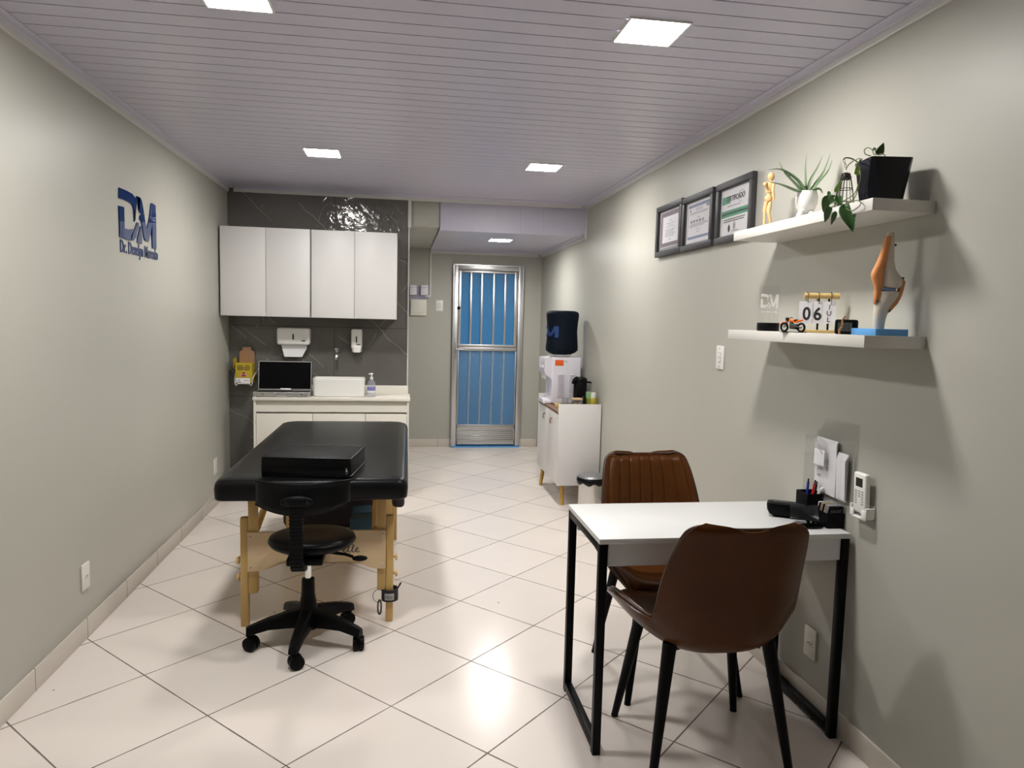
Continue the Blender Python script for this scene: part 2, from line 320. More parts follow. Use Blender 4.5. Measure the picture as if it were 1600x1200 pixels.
class MB:
    def __init__(self): self.bm = bmesh.new()
    def box(self, x0, x1, y0, y1, z0, z1, bev=0.0, seg=2, T=None):
        bm = self.bm
        vs = [bm.verts.new((x, y, z)) for x in (x0, x1) for y in (y0, y1) for z in (z0, z1)]
        if T: 
            for v in vs: v.co = T @ v.co
        q = [(0, 1, 3, 2), (4, 6, 7, 5), (0, 4, 5, 1), (2, 3, 7, 6), (0, 2, 6, 4), (1, 5, 7, 3)]
        fs = [bm.faces.new([vs[i] for i in f]) for f in q]
        if bev > 0:
            es = list({e for f in fs for e in f.edges})
            bmesh.ops.bevel(bm, geom=es, offset=bev, segments=seg, affect='EDGES', profile=0.5)
        return self
    def obox(self, c, size, rot=(0, 0, 0), bev=0.0, seg=2):
        from mathutils import Euler
        T = Matrix.Translation(c) @ Euler(rot).to_matrix().to_4x4()
        a, b, d = [s/2 for s in size]
        return self.box(-a, a, -b, b, -d, d, bev, seg, T)
    def cyl(self, p0, p1, r0, r1=None, seg=20, caps=True):
        r1 = r0 if r1 is None else r1
        return self.tube([p0, p1], None, seg, radii=[r0, r1], caps=caps)
    def tube(self, pts, r, seg=8, closed=False, radii=None, caps=True, flat=1.0, up=None):
        bm = self.bm; pts = [Vector(p) for p in pts]; n = len(pts)
        radii = radii or [r]*n
        rings = []; nrm = None
        for i, p in enumerate(pts):
            if closed: t = pts[(i+1) % n]-pts[i-1]
            else: t = pts[min(i+1, n-1)]-pts[max(i-1, 0)]
            t.normalize()
            if nrm is None:
                a = Vector(up) if up else (Vector((0, 0, 1)) if abs(t.z) < 0.9 else Vector((1, 0, 0)))
                nrm = (a-t*a.dot(t)).normalized()
            else:
                nrm = (nrm-t*nrm.dot(t)); nrm = nrm.normalized() if nrm.length > 1e-6 else t.orthogonal().normalized()
            b = t.cross(nrm)
            rings.append([bm.verts.new(p+(nrm*math.cos(2*PI*k/seg)*flat+b*math.sin(2*PI*k/seg))*radii[i]) for k in range(seg)])
        m = n if closed else n-1
        for i in range(m):
            A, B = rings[i], rings[(i+1) % n]
            for k in range(seg): bm.faces.new((A[k], A[(k+1) % seg], B[(k+1) % seg], B[k]))
        if caps and not closed:
            bm.faces.new(rings[0][::-1]); bm.faces.new(rings[-1])
        return self
    def lathe(self, prof, c=(0, 0, 0), seg=32, sx=1.0, sy=1.0, T=None):
        bm = self.bm; rings = []
        for r, z in prof:
            if r < 1e-6:
                rings.append([bm.verts.new((c[0], c[1], c[2]+z))])
            else:
                rings.append([bm.verts.new((c[0]+r*sx*math.cos(2*PI*k/seg), c[1]+r*sy*math.sin(2*PI*k/seg), c[2]+z)) for k in range(seg)])
        if T:
            for R in rings:
                for v in R: v.co = T @ v.co
        for A, B in zip(rings, rings[1:]):
            for k in range(seg):
                l = (k+1) % seg
                if len(A) == 1 and len(B) == 1: continue
                if len(A) == 1: bm.faces.new((A[0], B[l], B[k]))
                elif len(B) == 1: bm.faces.new((A[k], A[l], B[0]))
                else: bm.faces.new((A[k], A[l], B[l], B[k]))
        if len(rings[0]) > 1: bm.faces.new(rings[0][::-1])
        if len(rings[-1]) > 1: bm.faces.new(rings[-1])
        return self
    def loft(self, secs, seg=20):       # (z, cx, cy, rx, ry)
        bm = self.bm; rings = []
        for z, cx, cy, rx, ry in secs:
            rings.append([bm.verts.new((cx+rx*math.cos(2*PI*k/seg), cy+ry*math.sin(2*PI*k/seg), z)) for k in range(seg)])
        for A, B in zip(rings, rings[1:]):
            for k in range(seg): bm.faces.new((A[k], A[(k+1) % seg], B[(k+1) % seg], B[k]))
        bm.faces.new(rings[0][::-1]); bm.faces.new(rings[-1])
        return self
    def sph(self, c, r, ry=None, rz=None, seg=16, rot=None):
        T = Matrix.Translation(c)
        if rot: 
            from mathutils import Euler
            T = T @ Euler(rot).to_matrix().to_4x4()
        T = T @ Matrix.Diagonal((r, ry or r, rz or r, 1))
        bmesh.ops.create_uvsphere(self.bm, u_segments=seg, v_segments=max(8, seg//2), radius=1.0, matrix=T)
        return self
    def prism(self, pts, depth, T):     # pts in (u,v), extruded along n from 0 to depth
        bm = self.bm
        a = [bm.verts.new(T @ Vector((u, v, 0))) for u, v in pts]
        b = [bm.verts.new(T @ Vector((u, v, depth))) for u, v in pts]
        f0 = bm.faces.new(a[::-1]); f1 = bm.faces.new(b); n = len(pts)
        for i in range(n): bm.faces.new((a[i], a[(i+1) % n], b[(i+1) % n], b[i]))
        bmesh.ops.triangulate(bm, faces=[f0, f1])
        return self
    def grid(self, fn, nu, nv, wrap=False):
        bm = self.bm
        V = [[bm.verts.new(fn(i/nu, j/nv)) for j in range(nv+1)] for i in range(nu+1)]
        for i in range(nu):
            for j in range(nv): bm.faces.new((V[i][j], V[i+1][j], V[i+1][j+1], V[i][j+1]))
        return V
    def text(self, s, T, width=None, height=None, depth=0.001, align='CENTER', bold=0.0, shear=0.0):
        cu = bpy.data.curves.new('t', 'FONT'); cu.body = s; cu.extrude = 0.02; cu.resolution_u = 3; cu.offset = bold; cu.shear = shear
        ob = bpy.data.objects.new('t', cu); COL.objects.link(ob)
        dg = bpy.context.evaluated_depsgraph_get(); me = ob.evaluated_get(dg).to_mesh()
        co = [v.co.copy() for v in me.vertices]
        x0 = min(c.x for c in co); x1 = max(c.x for c in co); y0 = min(c.y for c in co); y1 = max(c.y for c in co)
        sx = width/(x1-x0) if width else None; sy = height/(y1-y0) if height else None
        sx = sx or sy; sy = sy or sx
        off = {'CENTER': (x0+x1)/2, 'LEFT': x0}[align]
        vs = [self.bm.verts.new(T @ Vector(((c.x-off)*sx, (c.y-(y0+y1)/2)*sy, (c.z+0.02)/0.04*depth))) for c in co]
        for p in me.polygons:
            try: self.bm.faces.new([vs[i] for i in p.vertices])
            except ValueError: pass
        ob.evaluated_get(dg).to_mesh_clear()
        bpy.data.objects.remove(ob, do_unlink=True); bpy.data.curves.remove(cu)
        return self
    def noise(self, amp, scale, seed=0):
        for v in self.bm.verts:
            v.co += noise.noise_vector(v.co*scale+Vector((seed, seed*2, seed*3)))*amp
        return self
    def subdiv(self, n=1):
        bmesh.ops.subdivide_edges(self.bm, edges=self.bm.edges[:], cuts=n, use_grid_fill=True); return self
    def build(self, name, m, parent=None, world=True, sharp=38, recalc=True):
        bm = self.bm
        if recalc: bmesh.ops.recalc_face_normals(bm, faces=bm.faces)
        base = None
        if parent is not None:
            if world:
                bm.transform(ROOT[parent.name].inverted())
        else:
            xs = [v.co for v in bm.verts]
            base = Vector(((min(c.x for c in xs)+max(c.x for c in xs))/2, (min(c.y for c in xs)+max(c.y for c in xs))/2, min(c.z for c in xs)))
            for v in bm.verts: v.co -= base
        for f in bm.faces: f.smooth = True
        lim = math.radians(sharp)
        for e in bm.edges:
            if len(e.link_faces) == 2 and e.calc_face_angle(0) > lim: e.smooth = False
        me = bpy.data.meshes.new(name); bm.to_mesh(me); bm.free(); me.materials.append(m)
        o = bpy.data.objects.new(name, me); COL.objects.link(o)
        if parent is not None:
            o.parent = parent; ROOT[o.name] = ROOT[parent.name]
        else:
            o.location = base; ROOT[o.name] = Matrix.Translation(base)
        return o

ROOT = {}
def tag(o, label=None, cat=None, group=None, kind=None):
    if label: o['label'] = label
    if cat: o['category'] = cat
    if group: o['group'] = group
    if kind: o['kind'] = kind
    return o
def thing(name, label, cat, loc=(0, 0, 0), rz=0.0, group=None):
    o = bpy.data.objects.new(name, None); COL.objects.link(o)
    o.empty_display_size = 0.05
    o.location = loc; o.rotation_euler = (0, 0, rz)
    ROOT[o.name] = Matrix.Translation(loc) @ Matrix.Rotation(rz, 4, 'Z')
    return tag(o, label, cat, group)
def struct(name, mb, m, label=None, cat=None, **k):
    o = mb.build(name, m, **k); o['kind'] = 'structure'
    if label: o['label'] = label
    if cat: o['category'] = cat
    return o
def dup(root, loc, rz, label):
    r = root.copy(); COL.objects.link(r); r.location = loc; r.rotation_euler = (0, 0, rz); r['label'] = label
    for ch in list(root.children):
        c = ch.copy(); COL.objects.link(c); c.parent = r
        for g in list(ch.children):
            d = g.copy(); COL.objects.link(d); d.parent = c
    return r
def B(*a, **k): return MB().box(*a, **k)
RW = lambda y, z, x=XR: axes((x, y, z), (0, -1, 0), (0, 0, 1))          # plane on the right wall, n towards the room (-X)
LW = lambda y, z, x=XL: axes((x, y, z), (0, 1, 0), (0, 0, 1))           # plane on the left wall, n = +X
BW = lambda x, z, y: axes((x, y, z), (1, 0, 0), (0, 0, 1))              # plane facing the camera, n = -Y

# ================================================================== SETTING
t = 0.12
struct('floor', B(XL-t, XR+t, YN-t, YD+t, -0.1, 0.0), M['floor'], 'cream glazed floor tiles laid diagonally with dark grout', 'floor')
struct('wall_left', B(XL-t, XL, YN-t, YD+t, 0, 2.6), M['wall'], 'grey painted left wall with blue logo', 'wall')
struct('wall_right', B(XR, XR+t, YN-t, YD+t, 0, 2.6), M['wall'], 'grey painted right wall with shelves and certificates', 'wall')
struct('wall_back', B(XL, XR, YD, YD+t, 0, 2.6), M['wall'], 'grey painted far wall around the aluminium door', 'wall')
struct('wall_near', B(XL, XR, YN-t, YN, 0, 2.6), M['wall'], 'grey painted wall behind the viewer', 'wall')
struct('wall_tiled', B(XL, 0.060, YT, YT+0.04, 0, ZC), M['marble'], 'dark grey marble tiled wall behind the white cabinets', 'wall')
# plank ceiling: real grooves running across the room
def plank_profile(y0, y1, first, pitch, g=0.0034, dep=0.009):
    pts = []; y = first
    while y-pitch > y0: y -= pitch
    pts.append((y0, 0.0))
    while y < y1-0.01:
        if y-g > y0: pts += [(y-g, 0.0), (y-g*0.7, dep), (y+g*0.7, dep), (y+g, 0.0)]
        y += pitch
    pts.append((y1, 0.0)); return pts
mb = MB(); pr = plank_profile(YN, 6.165, 2.095, 0.0967)
A = [mb.bm.verts.new((XL, y, ZC+d)) for y, d in pr]; Bv = [mb.bm.verts.new((XR, y, ZC+d)) for y, d in pr]
for i in range(len(pr)-1): mb.bm.faces.new((A[i], Bv[i], Bv[i+1], A[i+1]))
top = [mb.bm.verts.new((x, y, 2.6)) for x, y in ((XL, YN), (XR, YN), (XR, 6.165), (XL, 6.165))]
mb.bm.faces.new(top); mb.bm.faces.new((A[0], Bv[0], top[1], top[0])); mb.bm.faces.new((A[-1], Bv[-1], top[2], top[3]))
struct('ceiling', mb, M['pvc'], 'pale lilac plank ceiling with narrow grooves across the room', 'ceiling', sharp=20)
struct('ceiling_lowered', B(0.318, XR, 6.185, YD, ZL, ZL+0.05), M['pvc'], 'lowered flat ceiling in front of the door', 'ceiling')
# vertical plank face of the drop
mb = MB(); pr = plank_profile(0.318, XR, 0.60, 0.20, 0.0016, 0.003)
A = [mb.bm.verts.new((x, 6.165+d, ZL-0.012)) for x, d in pr]; Bv = [mb.bm.verts.new((x, 6.165+d, ZC)) for x, d in pr]
for i in range(len(pr)-1): mb.bm.faces.new((A[i], A[i+1], Bv[i+1], Bv[i]))
bk = [mb.bm.verts.new(c) for c in ((0.318, 6.185, ZL-0.012), (XR, 6.185, ZL-0.012), (XR, 6.185, ZC), (0.318, 6.185, ZC))]
mb.bm.faces.new(bk[::-1]); mb.bm.faces.new((A[0], *A[1:], bk[1], bk[0])); mb.bm.faces.new((*Bv, bk[2], bk[3]))
struct('ceiling_drop', mb, M['pvc'], 'vertical lilac planks at the step of the lowered ceiling', 'ceiling', sharp=20)
mb = B(XL, 0.318, YT+0.045, YD, 2.215, 2.6, bev=0.02, seg=4)
struct('beam', mb, M['wall'], 'grey painted concrete beam between tiled wall and lowered ceiling', 'beam')
# cornices: white wall strip + lilac ceiling strip in one profile
def cornice(name, p0, p1, inward, z=ZC, w=0.050, label=''):
    mb = MB(); p0 = Vector(p0); p1 = Vector(p1); n = Vector(inward)
    prof = [(0, 0), (w, 0), (w, -0.004), (w-0.004, -0.007), (0.020, -0.009), (0.017, -0.0135), (0.013, -0.015), (0.012, -0.037), (0.009, -0.040), (0, -0.040)]
    a = [mb.bm.verts.new(p0+n*u+Vector((0, 0, z+v))) for u, v in prof]; b = [mb.bm.verts.new(p1+n*u+Vector((0, 0, z+v))) for u, v in prof]
    k = len(prof)
    for i in range(k): mb.bm.faces.new((a[i], a[(i+1) % k], b[(i+1) % k], b[i]))
    mb.bm.faces.new(a[::-1]); mb.bm.faces.new(b)
    o = struct(name, mb, M['trim'], label, 'trim', sharp=30)
    o.data.materials.append(M['pvc'])
    for f in o.data.polygons:
        if f.center.z+o.location.z > z-0.0145 and len(f.vertices) == 4: f.material_index = 1
    return o
cornice('trim_1', (XL, YN, 0), (XL, YT, 0), (1, 0, 0), label='white cornice along the left wall')
cornice('trim_2', (XR, 6.165, 0), (XR, YN, 0), (-1, 0, 0), label='white cornice along the right wall')
cornice('trim_3', (XL+0.050, YT, 0), (XR-0.050, YT, 0), (0, -1, 0), label='white cornice above the tiled wall')
cornice('trim_4', (XR, YD, 0), (XR, 6.165, 0), (-1, 0, 0), z=ZL, label='white cornice of the lowered ceiling on right wall')
cornice('trim_5', (0.318, YD, 0), (XR-0.050, YD, 0), (0, -1, 0), z=ZL, label='white cornice above the aluminium door')
struct('trim_6', B(XR-0.012, XR, 6.125, 6.164, ZL-0.04, ZC-0.04), M['trim'], 'short vertical white trim at the ceiling step', 'trim')
mb = B(0.050, 0.076, YT-0.012, YT+0.001, 2.20, 2.42); mb.box(0.055, 0.064, YT-0.006, YT+0.001, 0.885, 2.20)
struct('trim_7', mb, M['trim'], 'white edge strip at the end of the tiled wall', 'trim')
mb = B(0.311, 0.329, YD-0.014, YD, 1.685, 2.165); mb.box(0.262, 0.311, YD-0.014, YD, 1.685, 1.702)
struct('trim_8', mb, M['trim'], 'white cable duct dropping from the cornice beside the door', 'trim')
bh = 0.089
struct('baseboard_left', B(XL, XL+0.010, YN, YT, 0, bh, bev=0.002), M['skirt'], 'tile skirting along the left wall', 'baseboard')
struct('baseboard_right', B(XR-0.010, XR, YN, YD, 0, bh, bev=0.002), M['skirt'], 'tile skirting along the right wall', 'baseboard')
mb = B(-0.6, 0.574, YD-0.010, YD, 0, bh, bev=0.002); mb.box(1.360, XR-0.01, YD-0.010, YD, 0, bh, bev=0.002)
struct('baseboard_back', mb, M['skirt'], 'tile skirting either side of the door', 'baseboard')

# ---- door: aluminium frame with bars and blue glass
dr = struct('door_1', B(0.575, 1.358, YD-0.005, YD-0.001, 0.0, 2.05), M['bluepaint'], 'aluminium door with upright bars over blue glass', 'door')
y0, y1 = YD-0.05, YD-0.005
mb = MB()
for (a, b, c, d) in ((0.575, 0.628, 0, 2.05), (1.305, 1.358, 0, 2.05), (0.628, 1.305, 1.995, 2.05)): mb.box(a, b, y0, y1, c, d, bev=0.003)
mb.box(0.570, 0.580, y0-0.006, y1, 0, 2.055); mb.box(1.353, 1.363, y0-0.006, y1, 0, 2.055); mb.box(0.570, 1.363, y0-0.006, y1, 2.045, 2.055)
mb.build('door_frame', M['alu'], dr)
mb = MB()
for (a, b, c, d) in ((0.632, 0.662, 1.165, 1.99), (1.262, 1.300, 1.165, 1.99), (0.662, 1.262, 1.965, 1.99), (0.632, 1.300, 1.098, 1.135), (0.632, 1.300, 1.138, 1.168),
                     (0.632, 0.645, 0.03, 1.098), (1.288, 1.300, 0.03, 1.098), (0.632, 1.300, 0.205, 0.258), (0.632, 1.300, 0.03, 0.088)): mb.box(a, b, y0+0.006, y1, c, d, bev=0.003)
mb.build('door_leaf', M['alu'], dr)
mb = MB()
for i in range(5): mb.box(0.645, 1.290, y0+0.016, y1, 0.090+i*0.023, 0.111+i*0.023, bev=0.005)
mb.build('kick_panel', M['alu'], dr)
B(0.645, 1.288, y0+0.026, y0+0.030, 1.165, 1.967).build('upper_glass', M['fluted'], dr)
B(0.645, 1.288, y0+0.016, y0+0.020, 0.256, 1.10).build('lower_glass', M['dimpled'], dr)
for x in (0.772, 0.894, 1.030, 1.160): B(x-0.011, x+0.011, y0+0.010, y0+0.024, 1.165, 1.967, bev=0.002).build('bar', M['alu'], dr)
for k, x in enumerate((0.764, 0.893, 1.026, 1.153)):
    mb = MB(); n = 40
    mb.tube([(x+0.010*(i/n-0.2)+random.uniform(-0.002, 0.002), y0+0.0345, 0.258+i*(0.84/n)) for i in range(n+1)], None, seg=6, radii=[0.0125+random.uniform(-0.0025, 0.0025) for i in range(n+1)])
    mb.build('bar', M['barpaint'], dr)
mb = B(0.598, 0.616, y0-0.006, y0, 1.0, 1.24, bev=0.003); mb.cyl((0.607, y0, 1.115), (0.607, y0-0.045, 1.115), 0.008); mb.cyl((0.607, y0-0.04, 1.115), (0.690, y0-0.04, 1.110), 0.007)
mb.build('door_handle', M['lidgrey'], dr)
mb = MB(); mb.cyl((0.637, y0+0.004, 1.571), (0.637, y0-0.016, 1.571), 0.020, 0.017); mb.build('knob', M['blackplastic'], dr)
B(0.575, 1.358, YD-0.07, YD-0.008, 0.0, 0.012).build('threshold', M['bluedeep'], dr)

# ---- ceiling lights
def light(x, y, z, label, s=0.20):
    o = thing('ceiling_light', label, 'light', (x, y, z), 0, 'square recessed ceiling light panels')
    h = s/2+0.007
    mb = MB()
    for a in ((-h, h, -h, -s/2), (-h, h, s/2, h), (-h, -s/2, -s/2, s/2), (s/2, h, -s/2, s/2)): mb.box(a[0], a[1], a[2], a[3], -0.006, 0.0)
    mb.build('frame', M['wplastic'], o, world=False)
    B(-s/2, s/2, -s/2, s/2, -0.004, 0.0).build('diffuser', M['lamp'], o, world=False)
light(-0.488, 4.675, ZC, 'square ceiling light panel shining above the white wall cabinets, left of centre')
light(0.911, 4.724, ZC, 'square ceiling light panel in the main ceiling, nearest to the door step')
light(0.836, 2.465, ZC, 'square ceiling light panel above the desk side, near the shelves')
light(-0.530, 2.470, ZC, 'square ceiling light panel cut by the top edge of the photo')
light(0.920, 6.830, ZL, 'square ceiling light panel in the lowered ceiling before the door')

# ================================================================== BROWN CHAIRS
SK = [(-0.330, 0.872, 0.180, 0.022, 0.006), (-0.308, 0.800, 0.200, 0.045, 0.006), (-0.280, 0.690, 0.216, 0.070, 0.004), (-0.258, 0.575, 0.224, 0.090, 0.0),
      (-0.225, 0.478, 0.226, 0.090, 0.060), (-0.130, 0.424, 0.262, 0.035, 0.125), (-0.010, 0.420, 0.312, 0.0, 0.155), (0.110, 0.432, 0.300, 0.0, 0.105),
      (0.200, 0.448, 0.265, 0.0, 0.040), (0.245, 0.440, 0.238, 0.0, 0.006)]
def shell(tt, s, wf=1.0):
    y, z, w, cy, cz = catmull(SK, tt)
    q = tt*9
    if q < 0.45: w -= 0.045*(1-math.sqrt(max(0, 1-(1-q/0.45)**2)))
    if q > 8.6: w -= 0.05*(1-math.sqrt(max(0, 1-((q-8.6)/0.4)**2)))
    a = abs(s)
    return Vector((w*wf*s, y+cy*a**2.4, z+cz*a**3.2))
def shell_n(tt, s):
    e = 1e-3
    du = shell(min(tt+e, 1), s)-shell(max(tt-e, 0), s); dv = shell(tt, s+e)-shell(tt, s-e)
    n = dv.cross(du); n.normalize()
    return n if (n.y > 0 or n.z > 0) else -n
def tmap(u):    # denser rows at both ends
    return u-0.10*math.sin(2*PI*u)/(2*PI)*4.5 if True else u
def make_chair():
    c = thing('dining_chair', 'x', 'chair', (0, 0, 0), 0, 'brown leather chairs at the white desk')
    NU, NV = 64, 40
    TT = [0.5-0.5*math.cos(PI*i/NU)*1.0 for i in range(NU+1)]
    TT = [0.55*a+0.45*i/NU for i, a in enumerate(TT)]
    mb = MB(); bm = mb.bm; sheets = []
    for off in (-0.014, 0.010):
        sheets.append([[bm.verts.new(shell(a, j/NV*2-1)+shell_n(a, (j/NV*2-1)*0.999)*off) for j in range(NV+1)] for a in TT])
    A, Bq = sheets
    for i in range(NU):
        for j in range(NV):
            bm.faces.new((A[i][j], A[i][j+1], A[i+1][j+1], A[i+1][j])); bm.faces.new((Bq[i][j], Bq[i+1][j], Bq[i+1][j+1], Bq[i][j+1]))
        for j in (0, NV): bm.faces.new((A[i][j], A[i+1][j], Bq[i+1][j], Bq[i][j]))
    for i in (0, NU):
        for j in range(NV): bm.faces.new((A[i][j], Bq[i][j], Bq[i][j+1], A[i][j+1]))
    mb.build('seat_shell', M['leather'], c, world=False, sharp=60)
    # quilted inner upholstery with upright channels on the back
    def pad(u, v):
        a = 0.02+0.955*u; s = (v*2-1)*0.93
        r = 0.0
        if a < 0.5:
            ch = (v*7) % 1.0; g = math.exp(-((min(ch, 1-ch))/0.09)**2)
            r = -0.008*g*min(1, (0.5-a)*8)
        if 0.505 < a < 0.535: r -= 0.006
        rim = min(1.0, min(u, 1-u)*22, min(v, 1-v)*16)
        return shell(a, s)+shell_n(a, s)*(0.008+0.018*math.sin(rim*PI/2)+r)
    mb = MB(); mb.grid(pad, 72, 112); mb.build('upholstery', M['leather'], c, world=False, sharp=80, recalc=False)
    rim = [shell(a, -1)+shell_n(a, -0.999)*-0.002 for a in TT]+[shell(1, j/20*2-1) for j in range(1, 20)]+[shell(a, 1)+shell_n(a, 0.999)*-0.002 for a in reversed(TT)]+[shell(0, 1-j/20*2) for j in range(1, 20)]
    mb = MB(); mb.tube(rim, 0.006, seg=6, closed=True); mb.build('piping', M['piping'], c, world=False, sharp=80)
    for sx in (-1, 1):
        for sy, fy in ((1, 0.22), (-1, -0.22)):
            mb = MB(); mb.tube([(sx*0.165, fy*0.66, 0.45), (sx*0.232, fy, 0.004)], None, seg=20, radii=[0.023, 0.0125]); mb.cyl((sx*0.232, fy, 0.006), (sx*0.232, fy, 0.0), 0.013)
            mb.build('leg', M['blackmetal'], c, world=False)
    mb = MB()
    for sx in (-1, 1):
        for sy in (-1, 1): mb.tube([(sx*0.150, sy*0.125, 0.418), (sx*0.10, sy*0.09, 0.412), (0, 0, 0.410)], 0.010, seg=6, flat=0.5)
    mb.build('seat_frame', M['blackmetal'], c, world=False)
    return c
ch = make_chair()
ch.location = (1.030, 2.245, 0); ch.rotation_euler = (0, 0, math.radians(-2.0))
ch['label'] = 'brown leather bucket chair with its back to the viewer, in front of the white desk'
dup(ch, (1.105, 2.770, 0), math.radians(181.5), 'brown leather bucket chair behind the white desk, its ribbed backrest facing the viewer')

# ================================================================== WHITE DESK
d = thing('desk', 'white desk on thin black steel frame legs against the right wall', 'desk', (1.115, 2.46, 0))
X0, X1, Y0, Y1 = 0.655, 1.560, 2.238, 2.690
B(X0, X1, Y0, Y1, 0.734, 0.752, bev=0.0015).build('desktop', M['desk'], d)
B(X0+0.035, X1-0.03, Y0+0.012, Y0+0.030, 0.655, 0.733).build('apron', M['desk'], d)
B(X0+0.035, X1-0.03, Y1-0.030, Y1-0.012, 0.655, 0.733).build('apron', M['desk'], d)
for xa, xb in ((X0+0.002, X0+0.030), (X1-0.030, X1-0.002)):
    mb = MB(); mb.box(xa, xb, Y0+0.002, Y0+0.030, 0.0, 0.733, bev=0.0015); mb.box(xa, xb, Y1-0.030, Y1-0.002, 0.0, 0.733, bev=0.0015)
    mb.box(xa, xb, Y0+0.030, Y1-0.030, 0.012, 0.040, bev=0.0015); mb.box(xa, xb, Y0+0.030, Y1-0.030, 0.705, 0.733, bev=0.0015)
    for yy in (Y0+0.016, Y1-0.016): mb.cyl(((xa+xb)/2, yy, 0), ((xa+xb)/2, yy, 0.006), 0.014)
    mb.build('leg_frame', M['blackmetal'], d)

# ================================================================== MASSAGE TABLE
mt_rot = math.radians(-0.5)
mt = thing('massage_table', 'black padded massage table on pale wooden legs in the middle of the room', 'massage table', (-0.379, 4.19, 0), mt_rot)
hw, hl = 0.425, 0.925
mb = MB()
n = 28; rc = 0.115; zt, zb, rr = 0.728, 0.632, 0.030
def rrect(hx, hy, r, k=8, r2=None):
    P = []; q = r if r2 is None else r2
    for cx, cy, a0, r in ((hx-r, hy-r, 0, r), (-hx+r, hy-r, 90, r), (-hx+q, -hy+q, 180, q), (hx-q, -hy+q, 270, q)):
        for i in range(k+1):
            a = math.radians(a0+90*i/k); P.append((cx+r*math.cos(a), cy+r*math.sin(a)))
    return P
rings = []
lev = [(zb, -0.006), (zb+0.003, -0.001), (zb+0.012, 0.001), (zb+0.05, 0.003), (zt-0.026, 0.0), (zt-0.013, -0.006), (zt-0.005, -0.014), (zt-0.001, -0.026), (zt+0.003, -0.06), (zt+0.004, -0.12), (zt+0.003, -0.25)]
for z, g in lev:
    P = rrect(hw+g, hl+g, max(0.02, rc+g*0.9 if g > -0.05 else 0.05), 8, max(0.015, 0.045+g*0.6))
    rings.append([mb.bm.verts.new((x, y, z)) for x, y in P])
for A, Bq in zip(rings, rings[1:]):
    k = len(A)
    for i in range(k): mb.bm.faces.new((A[i], A[(i+1) % k], Bq[(i+1) % k], Bq[i]))
mb.bm.faces.new(rings[0][::-1]); mb.bm.faces.new(rings[-1])
mb.build('padded_top', M['vinyl'], mt, world=False, sharp=60)
mb = MB(); mb.box(-hw+0.11, hw-0.11, -hl+0.13, hl-0.13, 0.600, 0.634); mb.build('under_frame', M['pine'], mt, world=False)
yf = -0.775
def leg_set(yf, front):
    for s in (-1, 1):
        B(*sorted((0.012+s*0.275, 0.012+s*0.315)), yf-0.02, yf+0.02, 0.160, 0.625, bev=0.002).build('upper_leg', M['pine'], mt, world=False)
        lg = B(*sorted((0.012+s*0.316, 0.012+s*0.351)), yf-0.02, yf+0.02, 0.0, 0.52, bev=0.004).build('leg', M['pine'], mt, world=False)
        for z in (0.235, 0.315):
            mb = MB(); mb.cyl((0.012+s*0.351, yf, z), (0.012+s*0.359, yf, z), 0.006); mb.cyl((0.012+s*0.359, yf, z), (0.012+s*0.370, yf, z), 0.018, 0.015); mb.build('knob', M['bamboo'], lg, world=False)
        mb = MB(); yy = yf*0.35
        mb.tube([(s*0.275, yf+0.02*(1 if yf < 0 else -1), 0.45), (s*0.262, yy, 0.612)], 0.017, seg=4); mb.build('brace', M['pine'], mt, world=False)
    yb = yf-0.021 if yf < 0 else yf+0.021
    pts = [(-0.315, 0.456), (0.315, 0.456), (0.315, 0.270), (0.278, 0.270)]
    pts += [(0.278-0.055*math.sin(a)-0.03*(1-math.cos(a)), 0.270+0.038*(1-math.cos(a))+0.0*a) for a in [PI/2*i/6 for i in range(1, 7)]]
    pts += [(-x, z) for x, z in reversed(pts[3:])] + [(-0.315, 0.270)]
    mb = MB(); mb.prism(pts, 0.014, axes((0.012, yb, 0), (1, 0, 0), (0, 0, 1))); bd = mb.build('leg_panel', M['ply'], mt, world=False)
    for sx in (-0.290, 0.314):
        for z in (0.435, 0.29): MB().sph((sx, yb-0.014, z), 0.0045, 0.003, 0.0045, seg=8).build('bolt', M['steel'], bd, world=False)
    return bd, yb
bd, yb = leg_set(yf, True)
mb = MB()
# script lettering on the panel, drawn as pen strokes
def stroke(mb, pts, T, r=0.0022):
    mb.tube([T @ Vector((u, v, 0)) for u, v in pts], r, seg=5)
T = axes((0.125, yb-0.0145, 0.352), (1, 0, 0), (0, 0, 1))
def script_e(x): return [(x+0.000, 0.008), (x+0.010, 0.012), (x+0.017, 0.019), (x+0.012, 0.025), (x+0.005, 0.018), (x+0.005, 0.006), (x+0.013, 0.001), (x+0.022, 0.006)]
def script_l(x, h): return [(x, 0.006), (x+0.012, 0.024), (x+0.015, h), (x+0.009, h+0.003), (x+0.005, 0.022), (x+0.007, 0.003), (x+0.014, 0.002), (x+0.018, 0.006)]
stroke(mb, script_e(0.0), T); stroke(mb, script_l(0.022, 0.036), T); stroke(mb, script_l(0.040, 0.036), T); stroke(mb, script_e(0.058), T)
mb.build('lettering', M['ink'], bd, world=False)
leg_set(0.50, False)

